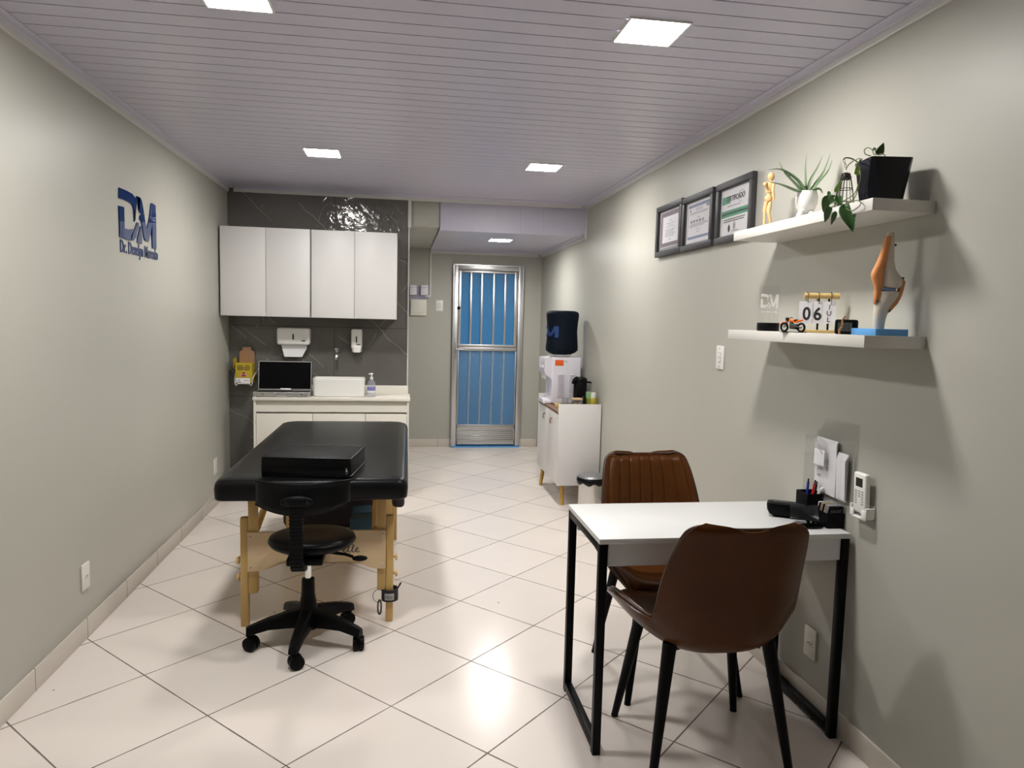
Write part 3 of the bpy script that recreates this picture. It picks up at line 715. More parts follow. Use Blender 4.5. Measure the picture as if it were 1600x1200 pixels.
# cuff with clip on the front right leg
cf = thing('ankle_cuff', 'black strap cuff with silver label and metal clip wrapped around the massage table leg', 'cuff', (-0.03, 3.41, 0.115))
cx, cy = -0.0385, 3.415
mb = MB()
for zz in (0,):
    pts = [(cx+0.040*math.cos(a), cy+0.040*math.sin(a)) for a in [2*PI*i/28 for i in range(28)]]
    inn = [(cx+0.0335*math.cos(a), cy+0.0335*math.sin(a)) for a in [2*PI*i/28 for i in range(28)]]
    lo = [mb.bm.verts.new((x, y, 0.103)) for x, y in pts]; hi = [mb.bm.verts.new((x, y, 0.160)) for x, y in pts]
    lo2 = [mb.bm.verts.new((x, y, 0.103)) for x, y in inn]; hi2 = [mb.bm.verts.new((x, y, 0.160)) for x, y in inn]
    for i in range(28):
        j = (i+1) % 28
        for a, b in ((lo, hi), (hi, hi2), (hi2, lo2), (lo2, lo)): mb.bm.faces.new((a[i], a[j], b[j], b[i]))
mb.tube([(cx+0.036, cy, 0.155), (cx+0.046, cy-0.01, 0.175), (cx+0.052, cy-0.012, 0.188)], 0.007, seg=6, flat=0.4)
mb.build('strap', M['darkpouch'], cf)
mb = MB(); al = [math.radians(235+i*8) for i in range(9)]
a = [mb.bm.verts.new((cx+0.0415*math.cos(q), cy+0.0415*math.sin(q), 0.113)) for q in al]; b = [mb.bm.verts.new((cx+0.0415*math.cos(q), cy+0.0415*math.sin(q), 0.145)) for q in al]
for i in range(8): mb.bm.faces.new((a[i], a[i+1], b[i+1], b[i]))
lb = mb.build('label_patch', M['silverlabel'], cf)
mb = MB()
for i in range(5):
    q = math.radians(245+i*10); T = axes((cx+0.0425*math.cos(q), cy+0.0425*math.sin(q), 0.132), (-math.sin(q), math.cos(q), 0), (0, 0, 1))
    mb.prism([(-0.002, -0.005), (0.0018, -0.005), (0.001, 0.005), (-0.0015, 0.005)], 0.0005, T); mb.prism([(-0.003, -0.012), (0.003, -0.012), (0.003, -0.009), (-0.003, -0.009)], 0.0005, T)
mb.build('print', M['ink'], lb)
mb = MB(); mb.tube([(cx-0.040+0.026*math.cos(q)-0.014, cy-0.022, 0.130+0.032*math.sin(q)) for q in [2*PI*i/20 for i in range(20)]], 0.0016, seg=6, closed=True); mb.build('ring', M['wire'], cf)
mb = MB(); mb.tube([(cx-0.048+0.008*math.cos(q), cy-0.022, 0.074+0.036*math.sin(q)) for q in [2*PI*i/20 for i in range(20)]], 0.0040, seg=6, closed=True); mb.build('carabiner', M['wire'], cf)

# black cushion with a zip on the table
cu = thing('cushion', 'thick square black cushion with a zip lying on the massage table', 'cushion', (-0.394, 3.475, 0.733), math.radians(-8.0))
mb = MB().box(-0.203, 0.203, -0.172, 0.172, 0.0, 0.086, bev=0.012, seg=3); mb.build('cover', M['vinyl2'], cu, world=False)
mb = MB()
for z in (0.0, 0.086):
    mb.tube([(x, y, z*0.93+0.003) for x, y in rrect(0.201, 0.170, 0.012, 3)], 0.003, seg=6, closed=True)
mb.build('piping', M['vinyl2'], cu, world=False)
mb = MB(); mb.box(-0.195, 0.195, -0.1745, -0.171, 0.040, 0.0455); mb.build('zip', M['blackplastic'], cu, world=False)
mb = MB(); mb.box(0.181, 0.189, -0.178, -0.173, 0.030, 0.044, bev=0.0015); mb.tube([(0.185, -0.178, 0.030+0.006*math.sin(q)-0.006) if False else (0.185+0.004*math.cos(q), -0.178, 0.024+0.008*math.sin(q)) for q in [2*PI*i/12 for i in range(12)]], 0.0013, seg=5, closed=True)
mb.build('zip_pull', M['steel'], cu, world=False)

# things stored under the table
mb = B(-0.300, -0.128, 4.47, 4.80, 0.0, 0.205, bev=0.006)
tag(mb.build('storage_box', M['bluebox']), 'dark blue box on the floor under the massage table', 'box')
mb = MB(); mb.box(-0.78, -0.13, 4.95, 5.13, 0.0, 0.47, bev=0.06, seg=4); mb.subdiv(2); mb.noise(0.012, 7, 3)
tag(mb.build('duffel_bag', M['darkpouch'], sharp=70), 'limp black bag standing on the floor behind the dark blue box', 'bag')
mb = MB(); mb.box(-0.035, 0.028, 3.72, 3.98, 0.47, 0.633, bev=0.02, seg=3); mb.subdiv(2); mb.noise(0.006, 11, 5)
pc = mb.build('side_pouch', M['darkpouch'], mt, sharp=70)

# ================================================================== OFFICE STOOL
st = thing('office_chair', 'low black office chair on five casters in front of the massage table', 'chair', (-0.395, 3.205, 0))
mb = MB(); mb.lathe([(0.0, 0.442), (0.10, 0.442), (0.150, 0.449), (0.175, 0.462), (0.185, 0.478), (0.178, 0.494), (0.15, 0.502), (0.07, 0.498), (0.0, 0.495)], (0.020, -0.012, 0), seg=40, sx=1.02, sy=0.98)
mb.build('seat', M['vinyl2'], st, world=False, sharp=60)
def back(u, v, off):
    x = (u*2-1)*0.192; z = 0.712+(v*2-1)*0.058*(1-0.18*abs(u*2-1)**3)+0.012*abs(u*2-1)**2-0.006*(1-v)*math.cos((u*2-1)*PI/2)
    y = -0.235+0.085*abs(u*2-1)**2
    return Vector((x, y+off, z))
mb = MB(); NU, NV = 28, 10; S = []
for off in (-0.014, 0.014): S.append([[mb.bm.verts.new(back(i/NU, j/NV, off*(1-0.6*(abs(j/NV*2-1)**6))*(1-0.6*abs(i/NU*2-1)**10))) for j in range(NV+1)] for i in range(NU+1)])
for i in range(NU):
    for j in range(NV):
        mb.bm.faces.new((S[0][i][j], S[0][i+1][j], S[0][i+1][j+1], S[0][i][j+1])); mb.bm.faces.new((S[1][i][j], S[1][i][j+1], S[1][i+1][j+1], S[1][i+1][j]))
    for j in (0, NV): mb.bm.faces.new((S[0][i][j], S[0][i+1][j], S[1][i+1][j], S[1][i][j]))
for i in (0, NU):
    for j in range(NV): mb.bm.faces.new((S[0][i][j], S[0][i][j+1], S[1][i][j+1], S[1][i][j]))
bk = mb.build('backrest', M['vinyl2'], st, world=False, sharp=60)
mb = MB(); mb.tube([back(i/30, 1.0, 0)+Vector((0, 0, 0.001)) for i in range(31)], 0.006, seg=6); mb.tube([back(i/30, 0.0, 0) for i in range(31)], 0.006, seg=6); mb.build('piping', M['vinyl2'], bk, world=False)
mb = MB(); mb.sph((-0.012, -0.257, 0.709), 0.068, 0.016, 0.026, seg=20); mb.box(-0.045, 0.018, -0.262, -0.248, 0.66, 0.70, bev=0.006); mb.build('back_bracket', M['blackplastic'], bk, world=False)
for sx in (-0.052, 0.030): MB().sph((sx, -0.270, 0.709), 0.007, 0.004, 0.007, seg=10).build('screw', M['blackgloss'], bk, world=False)
# ribbed bellows arm: down from the backrest, then forward under the seat
path = []
for i in range(64):
    s = i/63
    if s < 0.72: path.append(Vector((-0.016, -0.252, 0.690-(s/0.72)*0.235)))
    else:
        a = (s-0.72)/0.28*PI/2; path.append(Vector((-0.014+0.02*(s-0.72), -0.252+0.075*(1-math.cos(a))+0.10*max(0, (s-0.86)), 0.455-0.045*math.sin(a))))
mb = MB(); rings = []
for i, p in enumerate(path):
    tdir = (path[min(i+1, 63)]-path[max(i-1, 0)]).normalized(); b = Vector((1, 0, 0)); nn = tdir.cross(b).normalized()
    w = 0.027 if i % 3 else 0.0235; th = 0.013 if i % 3 else 0.010
    rings.append([mb.bm.verts.new(p+b*x+nn*y) for x, y in ((-w, -th), (w, -th), (w, th), (-w, th))])
for A, Bq in zip(rings, rings[1:]):
    for k in range(4): mb.bm.faces.new((A[k], A[(k+1) % 4], Bq[(k+1) % 4], Bq[k]))
mb.bm.faces.new(rings[0][::-1]); mb.bm.faces.new(rings[-1])
mb.build('bellows_arm', M['blackplastic'], st, world=False, sharp=20)
mb = MB(); mb.box(-0.07, 0.08, -0.165, 0.09, 0.408, 0.440, bev=0.006); mb.build('mechanism', M['blackplastic'], st, world=False)
mb = MB(); mb.tube([(0.08, -0.03, 0.424), (0.165, -0.05, 0.418), (0.20, -0.058, 0.408)], 0.007, seg=8); mb.sph((0.228, -0.062, 0.402), 0.034, 0.013, 0.013, seg=14); mb.build('lever', M['blackplastic'], st, world=False)
mb = MB(); mb.cyl((0, 0, 0.20), (0, 0, 0.41), 0.014); mb.build('gas_lift', M['chrome'], st, world=False)
mb = MB(); mb.lathe([(0.0, 0.07), (0.040, 0.07), (0.044, 0.10), (0.040, 0.165), (0.032, 0.215), (0.031, 0.222), (0.030, 0.222), (0.028, 0.29), (0.027, 0.296), (0.022, 0.296), (0, 0.296)], seg=28); mb.build('column', M['blackplastic'], st, world=False)
for ang in (191, 263, 335, 47, 119):
    a = math.radians(ang); u = Vector((math.cos(a), math.sin(a), 0)); w = Vector((-math.sin(a), math.cos(a), 0))
    mb = MB(); rings = []
    for r, zt_, zb_, hw_ in ((0.025, 0.165, 0.085, 0.034), (0.09, 0.152, 0.088, 0.029), (0.17, 0.133, 0.088, 0.025), (0.245, 0.108, 0.072, 0.022), (0.262, 0.100, 0.068, 0.018)):
        rings.append([mb.bm.verts.new(u*r+w*x+Vector((0, 0, z))) for x, z in ((-hw_, zb_), (hw_, zb_), (hw_*0.85, zt_-0.01), (hw_*0.5, zt_), (-hw_*0.5, zt_), (-hw_*0.85, zt_-0.01))])
    for A, Bq in zip(rings, rings[1:]):
        for k in range(6): mb.bm.faces.new((A[k], A[(k+1) % 6], Bq[(k+1) % 6], Bq[k]))
    mb.bm.faces.new(rings[0][::-1]); mb.bm.faces.new(rings[-1])
    sp = mb.build('base_spoke', M['blackplastic'], st, world=False)
    c = u*0.250; ra = a+random.uniform(0.4, 1.2); ax = Vector((math.cos(ra), math.sin(ra), 0)); side = Vector((-ax.y, ax.x, 0))
    c2 = c+side*0.012
    mb = MB(); mb.cyl(c+Vector((0, 0, 0.045)), c+Vector((0, 0, 0.085)), 0.009)
    for s in (-1, 1):
        q = c2+ax*(s*0.0135)+Vector((0, 0, 0.031))
        mb.tube([q-ax*0.011, q-ax*0.008, q+ax*0.008, q+ax*0.011], None, seg=24, radii=[0.026, 0.031, 0.031, 0.026])
    mb.tube([c2+Vector((0, 0, 0.031))-ax*0.006, c2+Vector((0, 0, 0.031))+ax*0.006], 0.026, seg=20)
    mb.build('caster', M['blackplastic'], sp, world=False)

# ================================================================== BACK WALL CABINETS
def wall_cab(x0, x1, xm, label, yfr):
    o = thing('wall_cabinet', label, 'cabinet', ((x0+x1)/2, YT-0.15, 1.435), 0, 'white wall cabinets on the tiled wall')
    B(x0, x1, yfr+0.018, YT-0.001, 1.437, 2.115, bev=0.001).build('body', M['white'], o)
    B(x0+0.001, xm-0.0015, yfr, yfr+0.017, 1.439, 2.113, bev=0.0012).build('door', M['white'], o)
    B(xm+0.0015, x1-0.001, yfr, yfr+0.017, 1.439, 2.113, bev=0.0012).build('door', M['white'], o)
wall_cab(-1.362, -0.700, -1.028, 'left white two-door wall cabinet, next to the left wall', 5.790)
wall_cab(-0.690, -0.034, -0.362, 'right white two-door wall cabinet, next to the tiled wall end', 5.800)
YC = 5.76
sc_ = thing('base_cabinet', 'cream white three-door sink cabinet standing on the floor behind the massage table', 'cabinet', (-0.525, 5.94, 0))
mb = MB(); mb.box(-1.122, -1.104, YC+0.012, YT-0.002, 0.08, 0.79); mb.box(0.054, 0.072, YC+0.012, YT-0.002, 0.08, 0.79); mb.box(-1.104, 0.054, YC+0.045, YT-0.002, 0.08, 0.788); mb.box(-1.09, 0.045, YC+0.06, YT-0.02, 0.0, 0.08)
mb.box(-1.104, 0.054, YC+0.014, YC+0.044, 0.700, 0.752)
mb.build('body', M['cream'], sc_)
for xa, xb in ((-1.102, -0.678), (-0.674, -0.272), (-0.268, 0.052)):
    B(xa, xb, YC+0.014, YC+0.032, 0.085, 0.685, bev=0.0015).build('door', M['cream'], sc_)
ct = thing('worktop', 'cream white worktop with a low backsplash carrying the vessel sink', 'worktop', (-0.525, 5.94, 0.791))
mb = MB(); mb.box(-1.128, 0.080, YC, YT-0.001, 0.790, 0.812, bev=0.002); mb.build('slab', M['cream'], ct)
B(-1.128, 0.066, YT-0.020, YT-0.001, 0.812, 0.882, bev=0.001).build('backsplash', M['cream'], ct)
# vessel sink
sk = thing('sink', 'white rectangular vessel sink on the worktop beside the open case', 'sink', (-0.485, 5.935, 0.8125))
mb = MB()
levs = [(0.0, 0.192, 0.085, 0.03), (0.004, 0.200, 0.092, 0.035), (0.130, 0.205, 0.098, 0.04), (0.142, 0.205, 0.098, 0.04), (0.146, 0.203, 0.096, 0.038), (0.142, 0.196, 0.089, 0.034), (0.05, 0.188, 0.082, 0.03), (0.02, 0.17, 0.065, 0.03)]
rg = [[mb.bm.verts.new((x, y, z)) for x, y in rrect(hx, hy, r, 5)] for z, hx, hy, r in levs]
for A, Bq in zip(rg, rg[1:]):
    for i in range(len(A)): mb.bm.faces.new((A[i], A[(i+1) % len(A)], Bq[(i+1) % len(A)], Bq[i]))
mb.bm.faces.new(rg[0][::-1]); mb.bm.faces.new(rg[-1])
mb.build('basin', M['ceramic'], sk, world=False, sharp=50)
mb = MB(); mb.cyl((0, 0, 0.020), (0, 0, 0.024), 0.025); mb.build('drain', M['chrome'], sk, world=False)
# tap on the wall
tp = thing('wall_tap', 'small chrome wall tap above the vessel sink', 'tap', (-0.519, YT, 1.14))
mb = MB(); mb.cyl((-0.519, YT, 1.150), (-0.519, YT-0.012, 1.150), 0.024); mb.cyl((-0.519, YT-0.01, 1.150), (-0.519, YT-0.075, 1.145), 0.012); mb.tube([(-0.519, YT-0.065, 1.148), (-0.519, YT-0.085, 1.13), (-0.520, YT-0.088, 1.10)], 0.011); mb.build('spout', M['chrome'], tp)
mb = MB(); mb.cyl((-0.519, YT-0.055, 1.155), (-0.519, YT-0.055, 1.178), 0.010); mb.box(-0.537, -0.501, YT-0.064, YT-0.046, 1.176, 1.190, bev=0.004); mb.build('handle', M['chrome'], tp)
# open aluminium case
ca = thing('case', 'open aluminium case with black lining on the worktop left of the sink', 'case', (-0.905, 5.87, 0.8125))
xa, xb = -1.130, -0.700; ya, yb2 = 5.80, 5.975
mb = MB()
for a in ((xa, xb, ya, ya+0.006), (xa, xb, yb2-0.006, yb2), (xa, xa+0.006, ya, yb2), (xb-0.006, xb, ya, yb2)): mb.box(*a, 0.8125, 0.852, bev=0.001)
mb.box(xa, xb, ya, yb2, 0.8125, 0.818)
for xx in (xa, xb-0.02):
    mb.box(xx-0.001, xx+0.021, ya-0.002, ya+0.02, 0.812, 0.853, bev=0.003)
bs = mb.build('case_base', M['alu'], ca)
B(xa+0.008, xb-0.008, ya+0.008, yb2-0.008, 0.818, 0.846).build('foam', M['foam'], bs)
for xx in (xa+0.065, xb-0.075):
    mb = MB(); mb.box(xx-0.013, xx+0.013, ya-0.006, ya, 0.822, 0.846, bev=0.002); mb.build('latch', M['steel'], bs)
mb = MB(); xm = (xa+xb)/2
for s in (-0.05, 0.05): mb.box(xm+s-0.010, xm+s+0.010, ya-0.006, ya, 0.824, 0.848, bev=0.002)
mb.tube([(xm-0.05, ya-0.010, 0.836), (xm-0.04, ya-0.018, 0.822), (xm+0.04, ya-0.018, 0.820), (xm+0.05, ya-0.010, 0.836)], 0.004); mb.build('handle', M['steel'], bs)
lidT = Matrix.Translation((0, yb2, 0.853)) @ Matrix.Rotation(math.radians(-7), 4, 'X')
mb = MB(); xl, xr2 = xa+0.010, xb-0.008
for a in ((xl, xr2, 0.0, 0.006), (xl, xr2, 0.222, 0.228), (xl, xl+0.006, 0, 0.228), (xr2-0.006, xr2, 0, 0.228)): mb.box(a[0], a[1], -0.024, 0.004, a[2], a[3], T=lidT)
mb.box(xl, xr2, 0.0, 0.004, 0.0, 0.228, T=lidT); ld = mb.build('lid', M['alu'], ca)
mb = MB(); mb.box(xl+0.006, xr2-0.006, -0.014, 0.0, 0.006, 0.222, T=lidT); mb.build('lid_lining', M['foam'], ld)
for xx in (xl+0.065, xr2-0.065):
    mb = MB(); mb.tube([lidT @ Vector((xx+0.010*math.cos(q), -0.012, 0.230+0.012*math.sin(q))) for q in [PI*i/8 for i in range(9)]], 0.0022, seg=6); mb.build('hasp', M['steel'], ld)
mb = MB(); mb.cyl((xm-0.025, ya+0.11, 0.862), (xm+0.055, ya+0.11, 0.861), 0.0095); tag(mb.build('marker_pen', M['wplastic']), 'short white cylinder lying inside the open aluminium case', 'tube')
mb = MB(); mb.cyl((xm+0.06, ya+0.12, 0.850), (xm+0.20, ya+0.12, 0.850), 0.004); mb.cyl((xm+0.10, ya+0.12, 0.850), (xm+0.115, ya+0.12, 0.850), 0.0055); tag(mb.build('probe', M['steel']), 'thin metal rod lying inside the open aluminium case', 'tool')
# gel bottle
gb = thing('gel_bottle', 'clear pump bottle with violet label on the worktop right of the sink', 'bottle', (-0.228, 5.87, 0.8125))
mb = MB(); mb.lathe([(0, 0), (0.030, 0), (0.033, 0.006), (0.033, 0.095), (0.028, 0.118), (0.015, 0.135), (0.0125, 0.142), (0, 0.142)], seg=24, sy=0.75); mb.build('bottle', M['gel'], gb, world=False)
mb = MB(); mb.cyl((0, 0, 0.140), (0, 0, 0.158), 0.0125); mb.cyl((0, 0, 0.158), (0, 0, 0.178), 0.006); mb.sph((0, 0, 0.184), 0.013, 0.013, 0.009); mb.tube([(0, 0, 0.186), (-0.022, -0.006, 0.184)], 0.005); mb.build('pump', M['wplastic'], gb, world=False)
mb = MB()
for q in range(8):
    pass
al = [math.radians(200+i*14) for i in range(11)]
a = [mb.bm.verts.new((0.0338*math.cos(q), 0.0338*0.75*math.sin(q), 0.052)) for q in al]; b = [mb.bm.verts.new((0.0338*math.cos(q), 0.0338*0.75*math.sin(q), 0.082)) for q in al]
for i in range(10): mb.bm.faces.new((a[i], a[i+1], b[i+1], b[i]))
mb.build('label', M['violet'], gb, world=False)
mb = MB()
a = [mb.bm.verts.new((0.0339*math.cos(q), 0.0339*0.75*math.sin(q), 0.036)) for q in al]; b = [mb.bm.verts.new((0.0339*math.cos(q), 0.0339*0.75*math.sin(q), 0.050)) for q in al]
for i in range(10): mb.bm.faces.new((a[i], a[i+1], b[i+1], b[i]))
mb.build('label_band', M['wplastic'], gb, world=False)
# paper towel dispenser
pt = thing('towel_dispenser', 'wide white paper towel dispenser on the tiled wall under the left cabinet', 'dispenser', (-0.855, YT, 1.21))
mb = MB(); mb.box(-0.985, -0.728, YT-0.115, YT, 1.212, 1.348, bev=0.018, seg=4); mb.build('housing', M['wplastic'], pt)
mb = MB(); mb.box(-0.862, -0.850, YT-0.117, YT-0.113, 1.256, 1.302, bev=0.004); mb.build('window', M['darklcd'], pt)
mb = MB(); mb.box(-0.790, -0.762, YT-0.117, YT-0.113, 1.242, 1.252); mb.build('badge', M['ink'], pt)
mb = MB(); mb.prism([(-0.115, 0.0), (0.085, 0.0), (0.085, -0.03), (0.048, -0.10), (-0.090, -0.10)], 0.014, axes((-0.842, YT-0.055, 1.214), (1, 0, 0), (0, 0, 1)))
tag(mb.build('paper_towel', M['paper']), 'folded paper towel hanging out of the wide dispenser', 'paper towel')
# soap dispenser
sd = thing('soap_dispenser', 'narrow white soap dispenser on the tiled wall under the right cabinet', 'dispenser', (-0.358, YT, 1.16))
mb = MB(); mb.box(-0.401, -0.315, YT-0.095, YT, 1.190, 1.350, bev=0.014, seg=4); mb.box(-0.397, -0.319, YT-0.06, YT, 1.160, 1.20, bev=0.01, seg=3); mb.build('housing', M['wplastic'], sd)
mb = MB(); mb.box(-0.363, -0.353, YT-0.097, YT-0.093, 1.240, 1.292, bev=0.003); mb.build('window', M['ink'], sd)
mb = MB(); mb.box(-0.356, -0.326, YT-0.097, YT-0.093, 1.221, 1.230); mb.build('badge', M['ink'], sd)
mb = MB(); mb.box(-0.386, -0.326, YT-0.104, YT-0.02, 1.158, 1.212, bev=0.008, seg=3); mb.build('push_lever', M['ceramic'], sd)

# sharps box in its wire holder
sx0, sx1, sy0, sy1, sz0 = -1.292, -1.168, 5.955, 6.085, 0.905
sh = thing('sharps_box', 'yellow cardboard sharps box with open brown flap on the tiled wall left of the case', 'box', ((sx0+sx1)/2, 6.02, sz0))
mb = B(sx0, sx1, sy0, sy1, sz0, 1.062); mb.build('carton', M['yellow'], sh)
mb = MB(); T = axes((0, sy1-0.004, 0), (1, 0, 0), (0, 0, 1)); xc = (sx0+sx1)/2
mb.prism([(xc-0.058, 1.06), (xc+0.060, 1.06), (xc+0.058, 1.150), (xc+0.038, 1.158), (xc+0.032, 1.188), (xc-0.030, 1.188), (xc-0.036, 1.158), (xc-0.056, 1.150)], 0.004, T); mb.build('flap', M['cardboard'], sh)
mb = B(sx0-0.020, sx0-0.017, sy0+0.02, sy1, 1.02, 1.10); mb.box(sx0-0.02, sx0, sy0+0.02, sy1, 1.018, 1.022); mb.build('side_flap', M['yellow'], sh)
T = BW(xc, 0, sy0)
mb = MB()
for z, ws in ((1.042, ((-0.050, -0.006), (0.012, 0.046))), (1.027, ((-0.052, 0.054),)), (1.013, ((-0.048, -0.002), (0.004, 0.046)))):
    for a, b_ in ws:
        x = a
        while x < b_-0.003:
            w = random.uniform(0.004, 0.007); mb.prism([(x, z-0.0045), (min(x+w, b_), z-0.0045), (min(x+w, b_), z+0.004), (x, z+0.004)], 0.0006, T); x += w+0.0012
mb.build('print', M['ink'], sh)
mb = MB(); mb.prism([(-0.036, 0.957), (0.038, 0.957), (0.0, 1.000)], 0.0006, T); tr_ = mb.build('warning_triangle', M['pink'], sh)
mb = MB(); mb.prism([(-0.008+0.0, 0.976), (0.008, 0.976), (0.011, 0.986), (0.0, 0.994), (-0.011, 0.986)], 0.0012, T); mb.prism([(-0.018, 0.958), (0.018, 0.958), (0.012, 0.970), (-0.012, 0.970)], 0.0012, T); mb.build('warning_sign', M['darkred'], tr_)
hd = thing('wire_holder', 'white wire bracket with printed card holding the yellow sharps box', 'bracket', (xc, 6.02, sz0-0.03))
mb = MB(); r = 0.003
mb.tube([(sx0-0.004, sy0-0.006, 0.940), (sx0-0.004, sy0-0.006, 0.900), (sx0+0.005, sy0-0.006, 0.884), (sx0+0.02, sy0-0.006, 0.900), (sx1-0.02, sy0-0.006, 0.900), (sx1-0.005, sy0-0.006, 0.884), (sx1+0.004, sy0-0.006, 0.90), (sx1+0.004, sy0-0.006, 0.936)], r, seg=6)
mb.tube([(sx1+0.004, sy0-0.006, 0.936), (sx1+0.010, sy0+0.03, 0.96), (sx1+0.030, YT-0.002, 1.025)], r, seg=6)
mb.tube([(sx0-0.004, sy0-0.006, 0.936), (sx0-0.010, sy0+0.03, 0.96), (sx0-0.020, YT-0.002, 1.025)], r, seg=6)
for x in (sx0+0.02, sx1-0.02): mb.tube([(x, sy0-0.006, 0.900), (x, YT-0.002, 0.900)], r, seg=6)
mb.build('wire', M['wplastic'], hd)
mb = B(sx0+0.004, sx1-0.012, sy0-0.012, sy0-0.0095, 0.905, 0.945); cdd = mb.build('card', M['paper'], hd)
mb = MB(); T = BW(xc-0.005, 0, sy0-0.012)
mb.tube([T @ Vector((-0.030+0.009*math.cos(q), 0.928+0.007*math.sin(q), 0.0005)) for q in [2*PI*i/12 for i in range(12)]], 0.0015, seg=5, closed=True)
mb.prism([(-0.05, 0.926), (-0.044, 0.926), (-0.044, 0.931), (-0.05, 0.931)], 0.0006, T); mb.prism([(-0.048, 0.909), (-0.012, 0.909), (-0.012, 0.914), (-0.048, 0.914)], 0.0006, T); mb.prism([(0.005, 0.923), (0.05, 0.925), (0.05, 0.928), (0.005, 0.926)], 0.0006, T)
mb.build('print', M['ink'], cdd)
# small grey container in the far left corner
lb = thing('floor_bin', 'low grey container with white lid half hidden behind the table by the left wall', 'container', (-1.26, 5.93, 0))
mb = MB(); mb.box(-1.345, -1.175, 5.80, 6.07, 0.0, 0.19, bev=0.01); mb.build('body', M['greyp'], lb)
mb = MB(); mb.box(-1.30, -1.165, 5.86, 6.08, 0.232, 0.248, bev=0.004); mb.box(-1.345, -1.175, 5.80, 6.07, 0.19, 0.20); mb.box(-1.29, -1.18, 5.88, 6.06, 0.20, 0.232); mb.build('lid', M['wplastic'], lb)

# small plates on the far wall beside the door
def chime(x0, x1, z0, z1, label):
    o = thing('door_chime', label, 'door chime', ((x0+x1)/2, YD, z0), 0, 'small white boxes left of the door')
    B(x0, x1, YD-0.04, YD, z0, z1, bev=0.012, seg=3).build('cover', M['lplastic'], o)
    B(x0+0.004, x1-0.004, YD-0.0415, YD-0.039, z1-0.032, z1-0.029).build('seam', M['greyink'], o)
chime(0.090, 0.170, 1.700, 1.814, 'left one of two small white boxes above the fuse box')
chime(0.210, 0.296, 1.700, 1.816, 'right one of two small white boxes, touching the cable duct')
struct('chime_shadow_patch', B(0.085, 0.300, YD-0.002, YD, 1.66, 1.80), M['chime_shadow'], 'lavender painted shadow patch behind the two small boxes', 'patch')  # thin sheet painting the shadow the two boxes leave on the wall
fb = thing('fuse_box', 'square white fuse box below the two small boxes, left of the door', 'fuse box', (0.19, YD, 1.475))
B(0.100, 0.280, YD-0.03, YD, 1.475, 1.655, bev=0.008, seg=3).build('cover', M['wplastic2'], fb)
mb = MB(); mb.box(0.108, 0.272, YD-0.036, YD-0.03, 1.505, 1.648, bev=0.003); mb.build('door', M['wplastic2'], fb)
def plate(name, label, cat, T, w, h, m, kind, group):
    o = thing(name, label, cat, T.translation, 0, group)
    mb = MB(); mb.box(-w/2, w/2, -h/2, h/2, 0.0, 0.008, bev=0.003, seg=2, T=T); mb.build('cover_plate', m, o)
    mb = MB()
    if kind == 'outlet':
        mb.box(-0.017, 0.017, -0.013, 0.013, 0.007, 0.010, bev=0.002, T=T); mb.build('insert', M['wplastic2'], o)
        mb = MB()
        for a in (-0.009, 0, 0.009): mb.cyl(T @ Vector((a, -0.002 if a else 0.002, 0.0095)), T @ Vector((a, -0.002 if a else 0.002, 0.0106)), 0.0028, seg=10)
        mb.build('sockets', M['ink'], o)
    elif kind == 'rocker':
        mb.box(-0.011, 0.011, -0.020, 0.020, 0.007, 0.012, bev=0.002, T=T); mb.build('rocker', m, o)
        mb = MB(); mb.box(-0.013, 0.013, -0.022, 0.022, 0.007, 0.0088, T=T); mb.build('surround', M['greyink'], o)
    elif kind == 'double':
        for dz in (0.012, -0.012):
            mb = MB(); mb.box(-0.012, 0.012, dz-0.011, dz+0.011, 0.007, 0.012, bev=0.002, T=T); mb.build('rocker', m, o)
        mb = MB(); mb.box(-0.014, 0.014, -0.025, 0.025, 0.007, 0.0086, T=T); mb.build('surround', M['greyink'], o)
        mb = MB()
        for z in (0.045, -0.045): mb.cyl(T @ Vector((0, z, 0.007)), T @ Vector((0, z, 0.009)), 0.004, seg=10)
        mb.build('screws', M['greyink'], o)
    return o
plate('light_switch', 'white light switch on the far wall just left of the door', 'switch', BW(0.423, 1.592, YD), 0.078, 0.118, M['wplastic'], 'rocker', 'light switches')
plate('light_switch', 'white double light switch on the right wall left of the lower shelf', 'switch', RW(3.375, 1.302), 0.082, 0.116, M['wplastic'], 'double', 'light switches')
plate('wall_outlet', 'cream outlet plate low on the right wall under the desk', 'outlet', RW(2.457, 0.255), 0.078, 0.118, M['wplastic2'], 'outlet', 'wall outlets')
plate('wall_outlet', 'cream outlet plate low on the left wall, nearest to the viewer', 'outlet', LW(3.352, 0.282), 0.078, 0.118, M['wplastic2'], 'outlet', 'wall outlets')
plate('wall_outlet', 'cream outlet plate on the left wall beside the massage table', 'outlet', LW(5.628, 0.303), 0.090, 0.118, M['wplastic2'], 'outlet', 'wall outlets')

